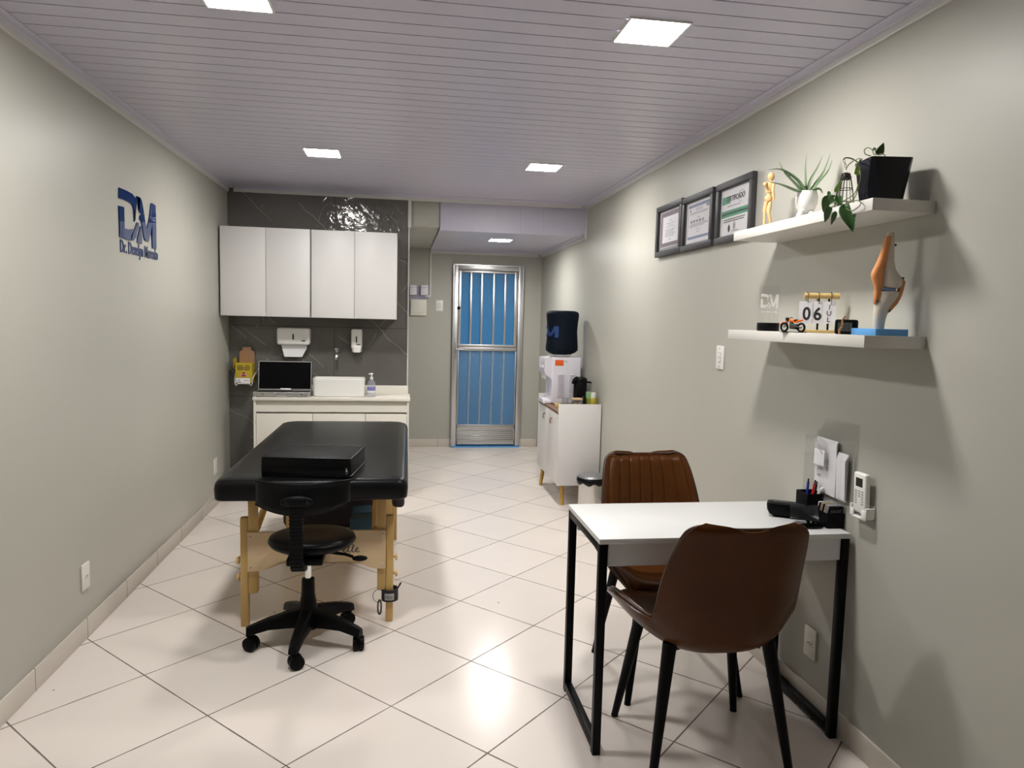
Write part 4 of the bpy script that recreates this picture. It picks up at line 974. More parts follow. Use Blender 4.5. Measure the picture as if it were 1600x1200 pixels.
# ================================================================== LOGO ON THE LEFT WALL
LOGO = [[(3.8518, 2.0608), (3.9506, 2.0619), (4.0295, 2.0587), (4.0694, 2.045), (4.0871, 2.0294), (4.0865, 2.02), (4.0748, 1.998), (4.0761, 1.9871), (4.0671, 1.9747), (4.0703, 1.9604), (4.0646, 1.9338), (4.0514, 1.9203), (4.0499, 1.9466), (4.0567, 1.9733), (4.0403, 1.9893), (4.021, 2.0047), (3.9865, 2.0103), (3.9139, 2.0116), (3.8485, 2.0094)],
[(3.8443, 1.972), (3.9097, 1.9746), (3.9108, 1.9175), (3.9116, 1.8697), (3.9679, 1.8709), (4.0265, 1.8813), (4.012, 1.8595), (3.9958, 1.8414), (3.9923, 1.8184), (3.9208, 1.819), (3.8502, 1.8205), (3.8502, 1.8921)],
[(4.0877, 1.922), (4.112, 1.9231), (4.1073, 1.8983), (4.0845, 1.8695), (4.0673, 1.8453), (4.0351, 1.8235), (4.0045, 1.8204), (4.0183, 1.8474), (4.0399, 1.8682), (4.0708, 1.9013)],
[(4.1343, 1.9033), (4.1509, 1.911), (4.1559, 1.8168), (4.0865, 1.8175), (4.0937, 1.8481), (4.1164, 1.8731)],
[(4.0909, 2.0577), (4.1438, 2.0587), (4.1645, 2.045), (4.182, 2.0098), (4.1934, 1.9818), (4.1625, 1.9768), (4.1388, 1.9773), (4.1234, 1.9864), (4.1323, 2.0101), (4.1382, 2.0372), (4.1329, 2.0543), (4.118, 2.0535), (4.1125, 2.0333), (4.1033, 2.0207), (4.0821, 2.0157)],
[(4.1625, 1.976), (4.1956, 1.9805), (4.2031, 1.9594), (4.2176, 1.9229), (4.2334, 1.9055), (4.2653, 1.9443), (4.2904, 1.9982), (4.3113, 2.0551), (4.3372, 2.0575), (4.3846, 2.0511), (4.3852, 1.9993), (4.3865, 1.9194), (4.3824, 1.8105), (4.3199, 1.8089), (4.3221, 1.9435), (4.3051, 1.9139), (4.283, 1.8761), (4.2577, 1.8383), (4.2069, 1.839), (4.1859, 1.858), (4.1673, 1.913), (4.1523, 1.9339), (4.1263, 1.9474), (4.1346, 1.9617)]]
LOGO = [[(y-4.115, z-1.935) for y, z in pl] for pl in LOGO]      # centred, metres
lo = thing('wall_logo', 'glossy navy blue DM letters with a name line on the left wall', 'sign', (XL, 4.115, 1.75))
for pl, nm in zip(LOGO, ('letter_d_top', 'letter_d_bottom', 'letter_d_stroke', 'letter_m_foot', 'letter_m_top', 'letter_m')):
    MB().prism(pl, 0.006, LW(4.115, 1.935)).build(nm, M['navy'], lo, sharp=30)
mb = MB(); mb.text('Dr. Develyn Marcelo', LW(4.135, 1.770), width=0.555, height=0.082, depth=0.004, bold=0.012); mb.build('name_line', M['navy'], lo, sharp=30)

# ================================================================== CERTIFICATES
def lines(mb, T, rows, h=0.0022, jitter=True):
    for v, u0, u1 in rows:
        x = u0
        while x < u1-0.003:
            w = random.uniform(0.008, 0.022); mb.prism([(x, v-h/2), (min(x+w, u1), v-h/2), (min(x+w, u1), v+h/2), (x, v+h/2)], 0.0004, T); x += w+0.003
def cert(y0, y1, z0, z1, label, bord=0.032):
    o = thing('framed_certificate', label, 'certificate', (XR, (y0+y1)/2, z0), 0, 'framed certificates on the right wall')
    w, h = y1-y0, z1-z0; T = RW(y1, z0)
    mb = MB()
    for a in ((0, w, 0, bord), (0, w, h-bord, h), (0, bord, bord, h-bord), (w-bord, w, bord, h-bord)):
        mb.box(a[0], a[1], a[2], a[3], 0.002, 0.026, bev=0.003, T=T)
    mb.build('frame', M['frame'], o)
    MB().box(bord-0.004, w-bord+0.004, bord-0.004, h-bord+0.004, 0.003, 0.010, T=T).build('mount', M['mount'], o)
    MB().box(bord-0.002, w-bord+0.002, bord-0.002, h-bord+0.002, 0.0175, 0.0185, T=T).build('glass', M['glass'], o)
    return o, axes(T @ Vector((0, 0, 0.010)), (0, -1, 0), (0, 0, 1)), w, h
def quad(mb, T, u0, u1, v0, v1, d=0.0004): return mb.prism([(u0, v0), (u1, v0), (u1, v1), (u0, v1)], d, T)
o, T, w, h = cert(3.925, 4.330, 1.866, 2.169, 'framed certificate farthest from the shelves, with dark mauve border')
mb = MB(); quad(mb, T, 0.055, w-0.045, 0.050, h-0.040, 0.0010); p_ = mb.build('outer_sheet', M['paper'], o)
mb = MB(); quad(mb, T, 0.059, w-0.049, 0.054, h-0.044, 0.0014); mb.build('border', M['mauve'], p_)
mb = MB(); quad(mb, T, 0.090, w-0.070, 0.078, h-0.072, 0.0018); p2 = mb.build('sheet', M['paper'], o)
T2 = axes(T @ Vector((0, 0, 0.0018)), (0, -1, 0), (0, 0, 1)); mb = MB(); c = w/2+0.01
lines(mb, T2, [(0.213, c-0.008, c+0.004), (0.203, c-0.024, c+0.024), (0.188, c-0.065, c+0.065), (0.177, c-0.035, c+0.035), (0.167, c-0.07, c+0.07)]+[(0.152-0.008*i, c-0.08+0.01*(i % 2), c+0.08-0.012*(i % 3)) for i in range(6)], 0.003)
mb.tube([T2 @ Vector((c-0.02+0.008*i, 0.094+0.007*math.sin(i*2.1), 0.0005)) for i in range(6)], 0.0008, seg=4)
mb.build('print', M['greyink'], p2)
o, T, w, h = cert(3.512, 3.917, 1.864, 2.159, 'middle framed certificate with blue-grey border and a script name')
mb = MB(); quad(mb, T, 0.052, w-0.036, 0.040, h-0.040, 0.0010); p_ = mb.build('sheet', M['paper'], o)
mb = MB()
for a in ((0.066, w-0.05, 0.060, 0.074), (0.066, w-0.05, h-0.066, h-0.050), (0.066, 0.071, 0.074, h-0.066), (w-0.055, w-0.05, 0.074, h-0.066)): quad(mb, T, *a, 0.0014)
mb.build('border', M['bluegrey'], p_)
mb = MB(); T2 = axes(T @ Vector((0, 0, 0.0010)), (0, -1, 0), (0, 0, 1)); c = w/2+0.005
lines(mb, T2, [(0.219, c-0.045, c+0.055), (0.211, c-0.04, c+0.05), (0.199, 0.092, w-0.075), (0.193, 0.092, w-0.09), (0.171, c-0.02, c+0.025)]+[(0.138-0.006*i, 0.092, w-0.075-0.05*(i == 2)) for i in range(3)]+[(0.110, c-0.03, c+0.03), (0.096, c-0.02, c+0.02)], 0.0025)
for s in range(5): mb.tube([T2 @ Vector((0.100+s*0.038+0.0035*i, 0.152+0.009*math.sin(i*1.7+s), 0.0005)) for i in range(9)], 0.0010, seg=4)
quad(mb, T2, 0.090, 0.104, 0.205, 0.222, 0.0003)
for k in range(3): quad(mb, T2, w-0.100+0.012*k, w-0.091+0.012*k, 0.214, 0.228, 0.0004)
mb.build('print', M['greyink'], p_)
o, T, w, h = cert(3.092, 3.472, 1.863, 2.156, 'framed certificate with green bands and CERTIFICADO title, nearest to the shelves')
mb = MB(); quad(mb, T, 0.040, w-0.046, 0.034, h-0.040, 0.0010); p_ = mb.build('sheet', M['paper'], o)
T2 = axes(T @ Vector((0, 0, 0.0010)), (0, -1, 0), (0, 0, 1))
mb = MB(); quad(mb, T2, 0.050, 0.138, 0.186, 0.222); quad(mb, T2, 0.046, w-0.048, 0.122, 0.154); mb.build('green_band', M['green'], p_)
mb = MB(); T3 = axes(T2 @ Vector((0, 0, 0.0004)), (0, -1, 0), (0, 0, 1))
mb.text('CERTIFICADO', axes(T3 @ Vector((0.190, 0.208, 0)), (0, -1, 0), (0, 0, 1)), width=0.190, height=0.026, depth=0.0006, bold=0.03); lines(mb, T3, [(0.138, 0.056, w-0.060)], 0.009)
lines(mb, T3, [(0.110, 0.075, w-0.085), (0.100, 0.075, w-0.090)], 0.0045); lines(mb, T3, [(0.172, 0.11, 0.245)], 0.003)
mb.prism([(0.135+0.012*math.cos(q), 0.066+0.017*math.sin(q)) for q in [2*PI*i/14 for i in range(14)]], 0.0004, T3); mb.prism([(0.132, 0.08), (0.138, 0.08), (0.135, 0.09)], 0.0004, T3)
lines(mb, T3, [(0.052, 0.165, 0.235)], 0.003)
for k in range(4): mb.tube([T3 @ Vector((0.190+0.01*math.cos(q), 0.064+0.012*k*0.6+0.006*math.sin(q), 0.0004)) for q in [2*PI*i/8 for i in range(8)]], 0.0007, seg=4, closed=True)
mb.build('print', M['ink'], p_)
mb = MB(); mb.tube([T3 @ Vector((0.255+0.035*math.cos(q), 0.205+0.026*math.sin(q), 0.0002)) for q in [2*PI*i/28*0.8 for i in range(28)]], 0.0008, seg=4); mb.build('seal', M['green'], p_)

# ================================================================== SHELVES
struct_s = tag(B(1.368, XR-0.001, 1.970, 2.868, 1.814, 1.850, bev=0.001).build('wall_shelf', M['shelf']), 'upper white floating shelf carrying plants on the right wall', 'shelf', 'floating shelves on the right wall')
tag(B(1.370, XR-0.001, 1.968, 2.878, 1.408, 1.445, bev=0.001).build('wall_shelf', M['shelf']), 'lower white floating shelf carrying the knee model and calendar', 'shelf', 'floating shelves on the right wall')
Z1, Z2 = 1.850, 1.445
VX = Vector((0.988, -0.152, 0)); VY = Vector((0.152, 0.988, 0)); VROT = math.radians(-8.8)

# wooden mannequin, walking
mn = thing('mannequin', 'jointed wooden artist mannequin standing at the far end of upper shelf', 'figurine', (1.440, 2.725, Z1), VROT)
def limb(pts, rad): return MB().tube(pts, None, seg=12, radii=rad)
mb = MB(); mb.sph((0.004, 0, 0.205), 0.0135, 0.0125, 0.0165); mb.cyl((0.003, 0, 0.183), (0.003, 0, 0.192), 0.005); mb.build('head', M['mannequin'], mn, world=False)
mb = MB(); mb.loft([(0.140, -0.001, 0, 0.010, 0.010), (0.150, 0.0, 0, 0.015, 0.013), (0.168, 0.001, 0, 0.019, 0.014), (0.180, 0.002, 0, 0.016, 0.011), (0.185, 0.002, 0, 0.006, 0.005)]); mb.sph((-0.001, 0, 0.133), 0.009); mb.loft([(0.108, -0.002, 0, 0.010, 0.010), (0.116, -0.002, 0, 0.016, 0.013), (0.126, -0.002, 0, 0.015, 0.012), (0.131, -0.002, 0, 0.008, 0.008)]); mb.build('torso', M['mannequin'], mn, world=False)
limb([(-0.014, -0.004, 0.178), (-0.026, -0.016, 0.172), (-0.024, -0.024, 0.166)], [0.0065, 0.0065, 0.005]).build('arm', M['mannequin'], mn, world=False)
limb([(0.012, -0.014, 0.174), (0.006, -0.018, 0.148), (0.009, -0.020, 0.140), (0.013, -0.018, 0.117), (0.012, -0.018, 0.108)], [0.006, 0.0065, 0.0055, 0.005, 0.004]).build('arm', M['mannequin'], mn, world=False)
limb([(-0.009, 0, 0.108), (-0.013, 0.003, 0.072), (-0.0125, 0.003, 0.064), (-0.012, 0.004, 0.022), (-0.011, 0.004, 0.016), (-0.010, 0.000, 0.010), (-0.008, -0.010, 0.004)], [0.0075, 0.009, 0.006, 0.0055, 0.005, 0.006, 0.004]).build('leg', M['mannequin'], mn, world=False)
limb([(0.006, 0, 0.108), (-0.001, -0.006, 0.070), (0.000, -0.006, 0.062), (0.012, -0.006, 0.018), (0.013, -0.006, 0.013), (0.012, -0.010, 0.006), (0.011, -0.020, 0.003)], [0.008, 0.0095, 0.0065, 0.006, 0.005, 0.0065, 0.004]).build('leg', M['mannequin'], mn, world=False)

# aloe in the head-shaped white planter with legs
al_ = thing('aloe_plant', 'aloe with long thin leaves in a white egg-shaped planter with little legs', 'potted plant', (1.458, 2.480, Z1), VROT)
mb = MB(); prof = [(0.0, 0.030), (0.022, 0.032), (0.036, 0.046), (0.0425, 0.068), (0.0425, 0.088), (0.037, 0.106), (0.0335, 0.106), (0.038, 0.088), (0.03, 0.05), (0.0, 0.045)]
mb.lathe(prof, seg=28, sx=0.92, sy=0.92); mb.build('planter', M['ceramic'], al_, world=False)
for pts in ([(-0.006, -0.008, 0.036), (-0.026, -0.020, 0.030), (-0.040, -0.030, 0.006), (-0.046, -0.042, 0.004)], [(0.010, -0.012, 0.036), (0.012, -0.028, 0.020), (0.008, -0.032, 0.004), (0.0, -0.042, 0.004)]):
    MB().tube(pts, None, seg=12, radii=[0.012, 0.0105, 0.009, 0.007]).build('leg', M['ceramic'], al_, world=False)
mb = MB(); mb.box(-0.012, 0.012, -0.014, 0.012, 0.0, 0.034, bev=0.004); mb.build('base', M['ceramic'], al_, world=False)
mb = MB(); mb.cyl((0, 0, 0.088), (0, 0, 0.098), 0.036); mb.build('soil', M['soil'], al_, world=False)
mb = MB()
def leaf_blade(mb, pts, w0, thick=0.30):
    K = [tuple(p) for p in pts]; n = 18
    P = [Vector(catmull(K, i/n)) for i in range(n+1)]
    R = [1.45*w0*(1-(i/n)**1.8)*(0.75+0.25*math.sin(min(1, i/n*4)*PI/2))+0.0004 for i in range(n+1)]
    mb.tube(P, None, seg=8, radii=R, flat=thick)
for pts, w in ([(0, 0, 0.098), (-0.040, 0.0, 0.150), (-0.095, 0.01, 0.185), (-0.150, 0.0, 0.180)], 0.0085), ([(0, -0.01, 0.098), (-0.045, -0.01, 0.108), (-0.105, -0.02, 0.126), (-0.152, -0.02, 0.134)], 0.010), ([(-0.005, 0.01, 0.100), (-0.045, 0.01, 0.140), (-0.082, 0.015, 0.178), (-0.102, 0.02, 0.215)], 0.008), \
        ([(0, 0.01, 0.10), (-0.008, 0.0, 0.150), (-0.012, 0.0, 0.195), (-0.010, 0.0, 0.243)], 0.0065), ([(0, 0, 0.10), (0.010, 0.0, 0.150), (0.034, 0.005, 0.195), (0.052, 0.008, 0.238)], 0.0085), ([(0.004, 0, 0.10), (0.030, 0.0, 0.140), (0.058, 0.0, 0.185), (0.076, 0.0, 0.246)], 0.0085), \
        ([(0.006, -0.01, 0.10), (0.034, -0.01, 0.138), (0.066, -0.01, 0.180), (0.080, -0.01, 0.222)], 0.009), ([(0.004, -0.01, 0.10), (0.022, -0.03, 0.112), (0.034, -0.035, 0.108), (0.042, -0.035, 0.094)], 0.010), ([(-0.01, 0.01, 0.10), (-0.035, 0.03, 0.14), (-0.050, 0.04, 0.165), (-0.058, 0.05, 0.190)], 0.007):
    leaf_blade(mb, pts, w)
mb.build('leaves', M['aloe'], al_, world=False, sharp=80)

# wire birdcage
cg = thing('birdcage', 'small dark wire birdcage ornament hanging from a curved hook on upper shelf', 'ornament', (1.455, 2.245, Z1), VROT)
mb = MB(); r = 0.0011; cx_ = 0.0
def cage_r(z): return 0.030*(1-0.62*max(0, (z-0.03)/0.10)**1.25) if z > 0.03 else 0.030*(0.9+z/0.3)
for k in range(14):
    q = 2*PI*k/14; mb.tube([(cage_r(z)*math.cos(q), cage_r(z)*math.sin(q), z) for z in [0.006+0.119*i/10 for i in range(11)]], r, seg=5)
for z in (0.006, 0.03, 0.075, 0.125): mb.tube([(cage_r(z)*math.cos(q), cage_r(z)*math.sin(q), z) for q in [2*PI*i/20 for i in range(20)]], 0.0014, seg=5, closed=True)
mb.lathe([(0.0, 0.0), (0.030, 0.0), (0.031, 0.004), (0.0, 0.005)], seg=20); mb.sph((0, 0, 0.118), 0.0135, 0.0135, 0.012, seg=20); mb.tube([(0.016*math.cos(q), 0.016*math.sin(q), 0.108+0.001*q/PI) for q in [PI*i/10 for i in range(60)]], 0.0022, seg=5); mb.build('cage', M['wire'], cg, world=False)
mb = MB()
for i in range(4): mb.tube([(0.0035*math.cos(q)*(1 if i % 2 else 0.3)-0.003*i, 0.0035*math.cos(q)*(0.3 if i % 2 else 1), 0.143+i*0.008+0.0055*math.sin(q)) for q in [2*PI*j/10 for j in range(10)]], 0.0009, seg=4, closed=True)
mb.build('chain', M['wire'], cg, world=False)
mb = MB(); mb.tube([catmull([(-0.012, 0, 0.170), (-0.004, 0, 0.177), (0.022, 0, 0.172), (0.046, 0.004, 0.150), (0.058, 0.010, 0.08), (0.058, 0.010, 0.0)], i/24) for i in range(25)], 0.0022, seg=6); mb.build('hook', M['wire'], cg, world=False)

# black faceted pot with trailing pothos
pp = thing('pothos_plant', 'trailing green vine in a large glossy black faceted pot on upper shelf', 'potted plant', (1.470, 2.078, Z1), VROT)
mb = MB()
def faceted(z, hx, hy, rr_, sk=0): return [mb.bm.verts.new((x, y, z)) for x, y in rrect(hx, hy, rr_, 1)]
r0 = faceted(0.0, 0.050, 0.047, 0.016); r1 = faceted(0.040, 0.058, 0.054, 0.024); r2 = faceted(0.134, 0.064, 0.058, 0.007); r3 = faceted(0.134, 0.059, 0.053, 0.005); r4 = faceted(0.114, 0.057, 0.051, 0.009)
for A, Bq in ((r0, r1), (r1, r2), (r2, r3), (r3, r4)):
    k = len(A)
    for i in range(k):
        mb.bm.faces.new((A[i], A[(i+1) % k], Bq[(i+1) % k])); mb.bm.faces.new((A[i], Bq[(i+1) % k], Bq[i]))
mb.bm.faces.new(r0[::-1]); mb.bm.faces.new(r4)
mb.build('pot', M['pot'], pp, world=False, sharp=8)
mb = B(-0.055, 0.055, -0.049, 0.049, 0.106, 0.114); mb.build('soil', M['soil'], pp, world=False)
def heart_leaf(mb, base, direction, up, L, Wd, curl=0.25, fold=0.25):
    d = Vector(direction).normalized(); u = Vector(up); s = d.cross(u).normalized(); u = s.cross(d).normalized(); base = Vector(base)
    def f(a, b):
        x = b*2-1; prof = (math.sin(PI*min(1, a**0.62))**0.8)*(1-0.35*a)+0.02
        back = -0.10*L*abs(x)*(1-a)**2
        return base+d*(a*L+back)+s*(x*Wd*prof)+u*(-curl*L*a*a+fold*Wd*prof*abs(x)**1.3)
    V = mb.grid(f, 12, 8)
    ve = [v for row in V for v in row]; 
    # thickness: a second sheet just underneath
    V2 = [[mb.bm.verts.new(v.co-u*0.0012) for v in row] for row in V]
    for i in range(12):
        for j in range(8): mb.bm.faces.new((V2[i][j], V2[i][j+1], V2[i+1][j+1], V2[i+1][j]))
        for j in (0, 8): mb.bm.faces.new((V[i][j], V[i+1][j], V2[i+1][j], V2[i][j]))
    for i in (0, 12):
        for j in range(8): mb.bm.faces.new((V[i][j], V[i][j+1], V2[i][j+1], V2[i][j]))
mb = MB(); ms = MB(); ml = MB()
STEMS = [[(1.43, 2.1685, 2.0013), (1.4, 2.0918, 1.9893), (1.385, 2.0803, 1.9679), (1.385, 2.0916, 1.9529)], [(1.43, 2.1685, 2.0013), (1.42, 2.1795, 1.9899), (1.43, 2.209, 1.9815)], [(1.43, 2.1269, 1.9975), (1.395, 2.095, 1.9683), (1.385, 2.0706, 1.9488), (1.38, 2.0535, 1.9281), (1.38, 2.0603, 1.8983), (1.385, 2.0826, 1.8708), (1.39, 2.1201, 1.8578), (1.37, 2.1102, 1.8457)], [(1.38, 2.0636, 1.9051), (1.385, 2.0794, 1.8892), (1.4, 2.1216, 1.881), (1.375, 2.1739, 1.8553), (1.362, 2.1876, 1.8534)], [(1.372, 2.0488, 1.8539), (1.36, 2.015, 1.842), (1.358, 2.0184, 1.8316), (1.36, 2.0559, 1.8232), (1.359, 2.0816, 1.8331)], [(1.372, 2.0488, 1.8539), (1.4, 2.1198, 1.8647), (1.4, 2.1519, 1.8631)], [(1.45, 2.1143, 2.0055), (1.44, 2.1264, 2.0123), (1.44, 2.1331, 2.0266), (1.44, 2.1154, 2.0297), (1.44, 2.094, 2.0179), (1.44, 2.0849, 2.0034), (1.44, 2.062, 1.9969), (1.44, 2.0551, 2.0)], [(1.44, 2.0748, 2.0012), (1.44, 2.0783, 2.0113), (1.44, 2.0841, 2.0189)], [(1.44, 2.0572, 1.9968), (1.44, 2.04, 1.9937), (1.44, 2.0297, 1.9869)]]
LEAVES = [((1.358, 2.089, 1.842), (1.358, 2.0419, 1.7697), 0.0402, 0), ((1.362, 2.1914, 1.8871), (1.362, 2.2154, 1.8407), 0.0247, 0), ((1.36, 2.1772, 1.8502), (1.36, 2.1955, 1.8063), 0.0209, 0), ((1.358, 2.1392, 1.83), (1.358, 2.1575, 1.7926), 0.0135, 0), ((1.375, 2.1603, 1.8844), (1.375, 2.1392, 1.8535), 0.0193, 0), ((1.37, 2.194, 1.9011), (1.37, 2.2101, 1.8905), 0.0153, 0), ((1.44, 2.0597, 1.9979), (1.44, 2.0425, 2.0256), 0.0192, 0), ((1.44, 2.0812, 2.0151), (1.44, 2.0873, 2.0252), 0.0093, 0), ((1.366, 2.163, 1.8827), (1.366, 2.2211, 1.8619), 0.0206, 0), ((1.384, 2.0792, 1.9379), (1.384, 2.0706, 1.9618), 0.0144, 1), ((1.375, 2.1705, 1.9008), (1.375, 2.1475, 1.9287), 0.0127, 1)]
for kk in STEMS:
    n_ = 8*(len(kk)-1); ms.tube([catmull(kk, i/n_) for i in range(n_+1)], 0.0017, seg=6)
for base, tip, wd_, light_ in LEAVES:
    d_ = Vector(tip)-Vector(base); up_ = Vector((-0.50, -0.82, 0.15))+0.25*Vector((random.uniform(-1, 1), random.uniform(-1, 1), random.uniform(-1, 1)))
    heart_leaf(ml if light_ else mb, base, d_, up_, d_.length*1.05, wd_*0.66, curl=0.16, fold=0.20)
mb.build('dark_leaves', M['leaf'], pp, sharp=80, recalc=False); ml.build('light_leaves', M['leaf2'], pp, sharp=80, recalc=False); ms.build('stems', M['stem'], pp, sharp=80)

# ---- lower shelf
aw = thing('acrylic_award', 'clear acrylic plate with frosted DM lettering on a round black base', 'award', (1.448, 2.690, Z2), VROT)
mb = MB(); mb.lathe([(0, 0), (0.042, 0), (0.0435, 0.002), (0.0435, 0.030), (0.042, 0.033), (0, 0.033)], seg=36, sx=0.98); mb.build('base', M['blackplastic'], aw, world=False)
mb = MB(); mb.box(-0.040, 0.040, -0.003, 0.003, 0.033, 0.178); mb.build('plate', M['clear'], aw, world=False)
mb = MB(); T = axes((0.0, -0.0031, 0.118), (1, 0, 0), (0, 0, 1)); k = 0.130
for pl in LOGO: mb.prism([(u*k, v*k*1.75) for u, v in pl], 0.0004, T)
T = axes((0.0, -0.0031, 0.076), (1, 0, 0), (0, 0, 1)); lines(mb, T, [(0.0, -0.032, 0.032)], 0.006)
mb.build('engraving', M['engrave'], aw, world=False)

# model motorcycle
mo = thing('toy_motorcycle', 'small orange and black model motorcycle on the lower shelf before the calendar', 'toy motorcycle', (1.386, 2.392, Z2), math.radians(180-68))
mb = MB()
def wheel(x):
    m_ = MB(); R, rt = 0.0205, 0.0055; 
    m_.tube([(x+R*math.cos(q), 0, 0.026+R*math.sin(q)) for q in [2*PI*i/28 for i in range(28)]], rt, seg=8, closed=True); w_ = m_.build('wheel', M['blackplastic'], mo, world=False)
    m_ = MB(); m_.tube([(x+0.0155*math.cos(q), 0, 0.026+0.0155*math.sin(q)) for q in [2*PI*i/24 for i in range(24)]], 0.0015, seg=6, closed=True); m_.cyl((x, -0.006, 0.026), (x, 0.006, 0.026), 0.004)
    for i in range(5):
        q = 2*PI*i/5; m_.cyl((x, 0, 0.026), (x+0.0155*math.cos(q), 0, 0.026+0.0155*math.sin(q)), 0.0012, seg=6)
    m_.build('rim', M['steel'], w_, world=False)
wheel(0.058); wheel(-0.046)
mb = MB(); mb.box(-0.020, 0.022, -0.010, 0.010, 0.018, 0.044, bev=0.004); mb.cyl((0.004, 0, 0.03), (0.018, 0, 0.052), 0.010); mb.tube([(-0.046, 0.007, 0.026), (-0.015, 0.008, 0.032)], 0.003); mb.tube([(0.058, 0.007, 0.026), (0.036, 0.007, 0.070)], 0.0025); mb.tube([(0.058, -0.007, 0.026), (0.036, -0.007, 0.070)], 0.0025); mb.build('engine', M['wire'], mo, world=False)
mb = MB(); mb.sph((0.012, 0, 0.061), 0.022, 0.011, 0.010); mb.sph((-0.032, 0, 0.060), 0.026, 0.009, 0.006, rot=(0, 0.25, 0)); mb.box(-0.02, 0.0, -0.009, 0.009, 0.050, 0.056, bev=0.002); mb.tube([(0.058+0.027*math.cos(q), 0, 0.026+0.027*math.sin(q)) for q in [math.radians(20+i*10) for i in range(10)]], 0.006, seg=8, flat=0.5); mb.build('fairing', M['orangegloss'], mo, world=False)
mb = MB(); mb.sph((-0.015, 0, 0.063), 0.017, 0.009, 0.005); mb.build('saddle', M['blackplastic'], mo, world=False)
mb = MB(); mb.sph((0.043, 0, 0.068), 0.010, 0.009, 0.010); mb.tube([(0.028, -0.026, 0.078), (0.034, -0.012, 0.076), (0.036, 0, 0.073), (0.034, 0.012, 0.076), (0.028, 0.026, 0.078)], 0.002); mb.build('handlebar', M['blackplastic'], mo, world=False)
mb = MB(); mb.tube([(0.022, -0.010, 0.035), (0.018, -0.013, 0.020), (-0.015, -0.013, 0.018), (-0.045, -0.012, 0.030)], 0.0035); mb.build('exhaust', M['chrome'], mo, world=False)
mb = MB(); mb.box(-0.065, 0.070, -0.022, 0.022, 0.0, 0.0035, bev=0.001); mb.build('stand', M['blackplastic'], mo, world=False)

mo.scale = (0.68, 0.68, 0.68)
# flip calendar
fc = thing('flip_calendar', 'wooden flip calendar showing 06 JUL on hanging white cards', 'calendar', (1.484, 2.392, Z2), math.radians(-26))
mb = MB(); mb.box(-0.062, 0.062, -0.036, 0.036, 0.0, 0.011, bev=0.001); bs_ = mb.build('base', M['bamboo'], fc, world=False)
mb = MB()
for x in (-0.006, 0.028): mb.cyl((x, 0, 0.011), (x, 0, 0.128), 0.0035)
mb.build('posts', M['blackmetal'], fc, world=False)
mb = MB(); mb.tube([(-0.055, 0, 0.132), (0.062, 0, 0.132)], 0.0105, seg=16); mb.build('bar', M['bamboo'], fc, world=False)
for x0_, x1_, s, nm in ((-0.072, -0.027, '0', 'first_digit'), (-0.030, 0.010, '6', 'second_digit'), (0.006, 0.050, None, 'month')):
    dy = {'0': -0.0155, '6': -0.014, None: -0.0125}[s]
    mb = MB(); T = Matrix.Translation((0, dy, 0.112)) @ Matrix.Rotation(math.radians(-5), 4, 'X')
    if s == '6': x1_ = 0.004
    mb.box(x0_, x1_, -0.0006, 0.0006, -0.078, 0.0, T=T); cd_ = mb.build('card', M['paper'], fc, world=False)
    mb = MB(); c = (x0_+x1_)/2+(0.0 if s is None else 0.0035)
    if s: mb.text(s, T @ axes((c, -0.0007, -0.044), (1, 0, 0), (0, 0, 1)), width=0.027, height=0.048, depth=0.0004, bold=0.025)
    else:
        for ch_, z in (('J', -0.020), ('U', -0.042), ('L', -0.064)): mb.text(ch_, T @ axes((c, -0.0007, z), (1, 0, 0), (0, 0, 1)), height=0.017, depth=0.0004, bold=0.006)
    mb.build('print', M['ink'], cd_, world=False)
    mb = MB(); c = (x0_+x1_)/2+0.002
    mb.tube([(c+0.004*math.sin(q*0.5), 0.016*math.cos(q)-0.002, 0.120+0.026*math.sin(q)) for q in [2*PI*i/18 for i in range(18)]], 0.0012, seg=5, closed=True); mb.build('ring', M['wire'], fc, world=False)

# digital clock and beaded strap
dk = thing('digital_clock', 'small black digital clock with grey screen beside the blue knee model base', 'clock', (1.430, 2.150, Z2), math.radians(-38))
mb = MB(); mb.box(-0.034, 0.034, -0.018, 0.020, 0.0, 0.048, bev=0.007, seg=3); mb.build('body', M['blackplastic'], dk, world=False)
mb = MB(); mb.box(-0.024, 0.018, -0.0188, -0.0178, 0.010, 0.038); sc2 = mb.build('screen', M['lcd'], dk, world=False)
mb = MB(); mb.text('35', axes((0.001, -0.0188, 0.024), (1, 0, 0), (0, 0, 1)), width=0.020, height=0.017, depth=0.0004); mb.build('digits', M['ink'], sc2, world=False)
mb = MB()
for i in range(11):
    f = i/10; mb.sph((1.392+0.006*f, 2.128-0.012*f+0.004*math.sin(i), Z2+0.004+0.0525*f), 0.0036, seg=8)
tag(mb.build('beaded_strap', M['biscuit']), 'beaded strap leaning on the black digital clock', 'strap')

# knee joint model
kn = thing('knee_model', 'anatomical knee joint model with orange ligaments on a sky blue base', 'anatomical model', (1.470, 2.048, Z2))
mb = MB(); mb.box(1.420, 1.530, 1.988, 2.110, Z2, Z2+0.021, bev=0.002); mb.build('base', M['bluedeep'], kn)
K = 0.0003
def kz(y): return Z2+0.021+(1090-y)*K
def kx(x): return (x-565)*K
ROOT['kk'] = Matrix.Translation((1.470, 2.048, 0)) @ Matrix.Rotation(VROT, 4, 'Z')
def kloft(rows, dy=0.0, ry=0.9):
    m_ = MB(); m_.loft([(kz(y), kx(c), dy, r*K, r*K*ry) for y, c, r in rows], seg=24); m_.bm.transform(ROOT['kk']); return m_
kloft([(100, 624, 30), (112, 624, 36), (250, 625, 46), (400, 622, 58), (480, 628, 72), (540, 645, 98), (590, 665, 112), (640, 672, 104), (668, 668, 82), (676, 665, 40)]).build('femur', M['bone'], kn)
